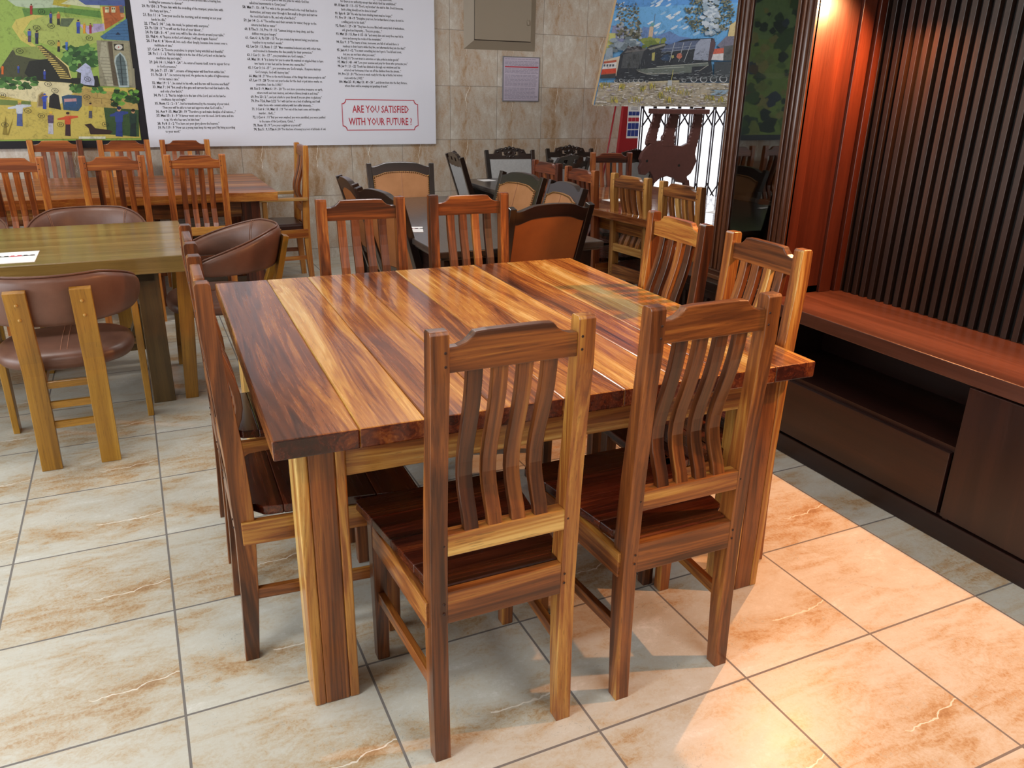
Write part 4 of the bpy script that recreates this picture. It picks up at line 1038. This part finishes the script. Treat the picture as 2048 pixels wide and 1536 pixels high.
# ------------------------------------------------------------------ security gate
gt = empty('security_gate', (0, YW + .12, 0)); tag(gt, 'closed sliding trellis security gate across the bright doorway', 'gate')
xs = []; x = 4.86
while x < 7.35: xs.append(x); x += .155
for x in xs:
    p = MB()
    for d in (-.014, .014): p.box((x + d - .006, -.012, .04), (x + d + .006, .0, 2.42), ax=2)
    p.build('upright', 'gate', gt)
for (zc, hh) in ((.42, .1), (1.22, .1), (2.05, .1)):
    p = MB()
    for i in range(len(xs) - 1):
        for a, b in ((1, -1), (-1, 1)):
            p.sweep([(xs[i], .004 if a > 0 else -.016, zc + a * hh), (xs[i+1], .004 if a > 0 else -.016, zc + b * hh)], (0, 1, 0), .002, .008)
    p.build('lattice', 'gate', gt)
p = MB(); p.box((4.62, -.02, 2.42), (7.38, .02, 2.46)); p.box((4.62, -.02, 0), (7.38, .02, .03)); p.build('track', 'gate', gt)

# red stand with safety poster
rs = empty('safety_sign_stand', (4.385, 6.8, 0)); tag(rs, 'tall red metal stand with a safety poster beside the doorway', 'sign stand')
p = MB(); p.hexa([(-.15, -.02, 0), (.14, -.02, 0), (.14, .02, 0), (-.15, .02, 0)], [(-.03, -.02, 1.62), (.14, -.02, 1.62), (.14, .02, 1.62), (-.03, .02, 1.62)], ax=2); p.build('panel', 'red_paint', rs, bevel=.006)
p = MB(); p.tube([(-.26, .1, 0), (-.07, .03, 1.6)], .009); p.build('rear_leg', 'red_paint', rs)
ps = MB(); ps.box((.0, -.024, 1.04), (.135, -.021, 1.34)); po = ps.build('poster', 'paper', rs)
p = MB()
for r_, (z, mi_) in enumerate(((1.25, 0), (1.195, 1), (1.125, 0), (1.06, 0))):
    for c_ in range(3): p.box((.008 + .042 * c_, -.026, z), (.045 + .042 * c_, -.024, z + (.035 if r_ in (0, 1) else .055)), mi=mi_)
for r_ in range(2): p.box((.03, -.026, 1.305 + .012 * r_), (.11, -.024, 1.309 + .012 * r_), mi=2)
p.build('printed_symbols', ['blue_ink', 'red_ink', 'grey_ink'], po)

# ------------------------------------------------------------------ carved easel and steam train painting
PYP = 5.98; TILT = math.radians(-19)
pt = empty('train_painting', (0, 0, 0)); tag(pt, 'unframed painting of a black steam locomotive leaning on the carved easel', 'painting')
pb = at_y(1187, 210, PYP); pr_ = at_y(1460, 214, PYP)
ORG = Vector((pb.x, PYP, (pb.z + pr_.z) / 2)); UX = Vector((1, 0, 0)); UZ = Vector((0, math.sin(TILT), math.cos(TILT))); NN = Vector((0, -math.cos(TILT), math.sin(TILT)))
PWID, PHEI = 1.62, 1.0
def plane_pt(px, py, lift=0):
    d = ray(px, py); o = Vector((0, 0, CAMH)); P0 = ORG + NN * lift
    t = (P0 - o).dot(NN) / d.dot(NN); return o + d * t
p = MB()
def PP(a, b, d): return ORG + UX * a + UZ * b + NN * d
p.hexa([PP(0, 0, -.03), PP(PWID, 0, -.03), PP(PWID, 0, 0), PP(0, 0, 0)], [PP(0, PHEI, -.03), PP(PWID, PHEI, -.03), PP(PWID, PHEI, 0), PP(0, PHEI, 0)]); p.build('canvas', 'canvas_edge', pt)
art = MB(); lay = [0]
def TP(pts, c):      # crop coordinates at 6.606 px per photo px, origin (1180, 0)
    lay[0] += 1; l_ = .0004 + .00001 * lay[0]
    vs = []
    for a, b in pts:
        v = plane_pt(1180 + a / 6.606, b / 6.606, l_); q = v - ORG
        aa = max(0.0, min(PWID, q.dot(UX))); bb = max(0.0, min(PHEI, q.dot(UZ))); vs.append(PP(aa, bb, l_))
    cl = lin(c); art.add(vs, [tuple(range(len(vs)))], col=tuple(x ** .68 for x in cl[:3]) + (1,))  # all colours lightened to stand in for daylight missing on the tilted canvas
def TB(cx, cy, rx, ry, c, n=11, j=.3):
    TP([(cx + rx * (1 + R_.uniform(-j, j)) * math.cos(2*PI*i/n), cy + ry * (1 + R_.uniform(-j, j)) * math.sin(2*PI*i/n)) for i in range(n)], c)
def TL_(x0, y0, x1, y1, w_, c):
    d = Vector((x1 - x0, y1 - y0)).normalized(); n_ = Vector((-d.y, d.x)) * w_ / 2
    TP([(x0 + n_.x, y0 + n_.y), (x1 + n_.x, y1 + n_.y), (x1 - n_.x, y1 - n_.y), (x0 - n_.x, y0 - n_.y)], c)
TP([(-100, -1200), (3200, -1200), (3200, 1450), (-100, 1450)], '4a90d8')
TP([(-100, -1200), (3200, -1200), (3200, 60), (250, 100)], '3a78cc')
for i in range(260):
    a, b = R_.uniform(200, 2100), R_.uniform(-900, 470)
    wsp = math.sin(a * .004 + b * .011) + math.sin(a * .002 - b * .006)
    if wsp < -.1 and R_.random() < .8: continue
    q = R_.uniform(20, 46); TP([(a, b), (a + q * 1.6, b - q), (a + q * 2.4, b - q * 1.1), (a + q * 1.9, b - q * .3), (a + q * .6, b + q * .3)], R_.choice(['b4c8e0', 'd0dcea', '9cbce0', 'a8c4e4', 'c4d4e8', '7cacdc']))
TP([(620, 600), (700, 350), (800, 370), (870, 480), (1050, 410), (1180, 480), (1330, 500), (1330, 620)], '4a6cae')
TP([(250, 640), (300, 340), (420, 330), (640, 560), (700, 650)], '6a74a4')
TP([(-100, 700), (-60, 420), (340, 440), (330, 660)], 'b8b860')
TP([(760, 560), (790, 350), (840, 350), (830, 470), (790, 570)], 'b89a80'); TP([(800, 350), (810, 300), (850, 300), (845, 350)], '4a8890'); TL_(850, 300, 862, 180, 5, '5a6a80')
for i in range(24): TB(R_.uniform(660, 980), R_.uniform(510, 620), 34, 30, R_.choice(['6a7a30', '8a9440', '4a5c28', '55682c']))
for i in range(230):
    t = R_.random(); TB(340 + 300 * R_.random() + 40 * t, 40 + 460 * t if R_.random() > .3 else 380 + R_.random() * 120, 8 + 15 * t, 7 + 12 * t, R_.choice(['3c3c34', '4a4c3e', '2c302c', '5c5c48', '807a68', '8a98a8']))
for i in range(420):
    th = R_.uniform(0, 2 * PI); q = math.sqrt(R_.random()); TB(1580 + 330 * q * math.cos(th), 180 + 300 * q * math.sin(th) * .95, 15, 11, R_.choice(['3a4034', '4c5444', '2a302a', '60685a', '6c6c58']))
for i in range(26): a = R_.uniform(1480, 1700); TB(a, R_.uniform(0, 450), 40, 30, R_.choice(['8ca0b8', 'a8b8cc', '7088a0']))
for i in range(60): t = R_.random(); TB(1590 + 60 * t * R_.uniform(-1, 1) + 30 * t, 480 - 500 * t, 20 + 16 * t, 14, R_.choice(['7c92ac', '98acc4', 'b4c4d4']))
TP([(1680, 600), (1800, 480), (2080, 460), (2080, 650), (1740, 650)], '5a5a70'); TP([(1820, 480), (1850, 330), (1980, 250), (2060, 250), (2060, 470)], 'c0a870')
for i in range(30): TB(R_.uniform(280, 620), R_.uniform(500, 700) , 50, 26, R_.choice(['7c90a4', '5a6c7c', '98a8b4', '4c5c68']))
# coaches
TP([(-200, 620), (300, 620), (300, 760), (-200, 780)], '7c90a4'); TP([(-200, 780), (400, 740), (400, 1000), (-200, 1000)], 'c8b8a0'); TP([(-200, 800), (350, 790), (340, 1010), (-200, 990)], 'a03c28'); TP([(-200, 830), (350, 820), (345, 900), (-200, 905)], 'd8d8dc')
for i in range(4): TP([(180 + 38*i, 850), (205 + 38*i, 848), (203 + 38*i, 878), (178 + 38*i, 880)], '38404c')
TP([(-200, 910), (345, 905), (345, 960), (-200, 965)], 'c83020'); TP([(-200, 980), (340, 970), (340, 1030), (-200, 1030)], '26282c')
TP([(1600, 650), (1800, 630), (1790, 720), (1600, 730)], 'c04838'); TP([(1600, 720), (1790, 700), (1780, 800), (1590, 790)], 'd0ccd4')
# locomotive
TP([(330, 1090), (400, 720), (480, 640), (740, 640), (800, 600), (980, 570), (1040, 590), (1250, 520), (1440, 510), (1620, 500), (1660, 560), (1600, 800), (1640, 1080)], '1c2028')
TP([(410, 900), (440, 720), (720, 650), (640, 900)], '363a40'); TP([(450, 700), (540, 620), (760, 640), (720, 670)], '4a4a4c')
for i in range(26): TB(R_.uniform(500, 700), R_.uniform(615, 665), 20, 12, R_.choice(['2a2a30', '55555c', '1c1c20']))
TP([(1000, 600), (1140, 560), (1440, 530), (1420, 640), (940, 680)], '3a4666')
TP([(1360, 790), (1400, 580), (1460, 520), (1600, 510), (1570, 800)], '7c86a2'); TP([(1560, 800), (1590, 560), (1640, 500), (1660, 590), (1600, 800)], '3c2c34')
for (a, b) in ((1120, 1050), (1240, 1170), (1340, 1240)): TL_(a, 560, b, 820, 6, 'a8b0b8')
TL_(930, 650, 1440, 600, 6, '7c8ca8'); TL_(940, 690, 1420, 640, 5, '8898b0')
TP([(760, 640), (990, 575), (1000, 600), (800, 660)], '6c6c60')
TP([(820, 700), (860, 690), (850, 800), (815, 800)], 'a0984c'); TB(1180, 740, 34, 34, 'b05848'); TB(1090, 750, 20, 24, '8c8c50'); TB(1000, 760, 60, 50, '20304c')
TP([(600, 920), (1560, 820), (1570, 870), (900, 900), (1350, 880), (1340, 960), (760, 990), (640, 930)], '4c5652')
TL_(620, 935, 740, 975, 10, '8a8a84'); TL_(740, 975, 1180, 965, 10, '8a8a84'); TL_(1440, 940, 1560, 860, 8, '8a8a84'); TL_(880, 880, 1560, 830, 8, '9aa09a'); TL_(760, 910, 1240, 885, 8, '9aa09a')
TP([(1760, 800), (1770, 610), (2100, 580), (2100, 800)], '3c4044'); TP([(1640, 820), (2100, 800), (2100, 1090), (1640, 1080)], '2a3038')
TP([(540, 1085), (1180, 1060), (1180, 1090), (560, 1100)], 'b8ac88')
for (a, b, q) in ((340, 1070, 26), (410, 1060, 26), (470, 1070, 28), (535, 1070, 28), (600, 1065, 30), (670, 1065, 34), (750, 1080, 22), (1240, 1060, 30), (1370, 1050, 44), (1500, 1050, 48), (1630, 1050, 48), (1760, 1045, 52), (1890, 1060, 44)):
    TB(a, b, q, q * .9, 'b8c0cc', 16, .02); TB(a + 3, b - 5, q * .82, q * .78, '23282e', 16, .02); TL_(a - q, b - q*.4, a + q, b - q*.5, 5, '8a949c')
for i in range(130): a = R_.uniform(380, 2000); b = R_.uniform(930, 1050); TL_(a, b, a + R_.uniform(15, 70), b + R_.uniform(-12, 8), 4, R_.choice(['5c6870', '8894a0', '14181c', '3a444c', 'a8b4c0']))
for i in range(60): a = R_.uniform(760, 1540); b = R_.uniform(640, 860); TL_(a, b, a + R_.uniform(8, 40), b + R_.uniform(-30, 10), 4, R_.choice(['14181c', '3a444c', '5c6878', '6c7c94']))
for i in range(40): a = R_.uniform(420, 720); b = R_.uniform(690, 900); TL_(a, b, a + 4, b + R_.uniform(20, 60), 6, R_.choice(['2c3034', '40464c', '4c5258']))
# ground
TP([(-100, 1085), (2200, 1095), (2200, 1500), (-100, 1500)], 'a89c88')
for i in range(620):
    b = R_.uniform(1100, 1400); TB(R_.uniform(0, 2100), b, R_.uniform(8, 34), R_.uniform(3, 9), R_.choice(['d4ccc0', 'ece6e0', 'f0ecea', 'b4a890', '8c8070', 'e0dcd8', '9a8c98', 'c0a878', '786c58', 'b8b4b8']))
for (a, b, w_) in ((420, 1150, 40), (340, 1320, 70), (600, 1310, 90), (820, 1140, 40), (1050, 1180, 80), (1230, 1220, 110), (940, 1260, 60), (1040, 1320, 70), (1580, 1300, 60), (1720, 1320, 70), (200, 1130, 60), (700, 1170, 40)):
    for i in range(16): x_ = a + R_.uniform(-w_, w_); y_ = b + R_.uniform(-25, 30); TL_(x_, y_ + 18, x_ + R_.uniform(-14, 14), y_ - 28, 7, R_.choice(['b8a028', 'd0b83c', '8c8430', '6c7030']))
for i in range(22): TB(R_.uniform(1620, 1880), R_.uniform(1190, 1260), 40, 8, R_.choice(['7ca0c4', '9cb8d4', '50606c']))
TP([(1020, 1130), (1030, 1060), (1085, 1060), (1080, 1130)], 'a8b0b8'); TL_(1075, 1060, 1100, 920, 6, 'b8b048')
art.build('picture', 'art', pt, col=True)

es = empty('carved_easel', (0, 0, 0)); tag(es, 'reddish brown carved wooden easel with scalloped plate holding the train painting', 'easel')
EY = 6.0
def E_(px, py): v = at_y(px, py, EY); return (v.x, v.z)
plate = [(1305, 283), (1318, 281), (1331, 287), (1345, 290), (1362, 292), (1374, 286), (1384, 286), (1391, 292), (1388, 308), (1391, 322), (1384, 338), (1379, 347), (1371, 353), (1374, 362), (1364, 366), (1352, 364), (1345, 356), (1332, 352), (1318, 356), (1306, 367), (1303, 352), (1297, 342), (1289, 350), (1279, 349), (1277, 335), (1281, 325), (1278, 318), (1283, 305), (1291, 296), (1295, 290)]
pts = [E_(*q) for q in plate][::-1]
p = MB(); p.prism(pts, lambda q: (q[0], EY - .02, q[1]), lambda q: (q[0], EY + .02, q[1])); p.build('scalloped_plate', 'carved', es, bevel=.006)
p = MB()
for (a, b) in ((1294, 322), (1358, 331)): c_ = at_y(a, b, EY - .021); p.disc((c_.x, EY - .0205, c_.z), (0, -1, 0), .012, .001, 12)
p.build('bolt_hole', 'void', es)
def limb(path, ws, nm):
    p = MB(); q = [E_(*v) for v in path]
    p.sweep([(x, EY, z) for x, z in q], (0, 1, 0), .022, ws)
    for i in range(1, len(q)):      # carved leaf lobes along the edge
        for s_ in (-1, 1):
            for t in (.25, .6, .9):
                x = q[i-1][0] + (q[i][0] - q[i-1][0]) * t; z = q[i-1][1] + (q[i][1] - q[i-1][1]) * t; w_ = ws[i] * .95
                p.ball((x + s_ * w_, EY - .006, z), .02, .018, .026, 8, 5)
    p.build(nm, 'carved', es)
limb([(1318, 218), (1311, 245), (1303, 270), (1300, 287)], [.026, .028, .034, .04], 'left_upright')
limb([(1352, 218), (1344, 245), (1336, 270), (1333, 292)], [.034, .034, .042, .06], 'centre_upright')
limb([(1397, 215), (1394, 245), (1388, 270), (1382, 292)], [.032, .034, .038, .04], 'right_upright')
a = E_(1297, 216); b = E_(1398, 219)
p = MB(); p.box((a[0] + .02, EY - .12, a[1] - .045), (b[0] + .03, EY + .03, a[1] - .004), ax=0); p.build('ledge', 'carved', es, bevel=.006)
for (x, dx) in ((E_(1300, 350)[0], -.16), (E_(1372, 350)[0], .16)):
    p = MB(); p.sweep([(x, EY, .72), (x + dx, EY, .0)], (0, 1, 0), .02, .025); p.build('front_leg', 'carved', es)
p = MB(); p.sweep([(E_(1336, 300)[0], EY + .02, 1.15), (E_(1336, 300)[0], EY + .5, 0)], (1, 0, 0), .02, .02); p.build('rear_leg', 'carved', es)
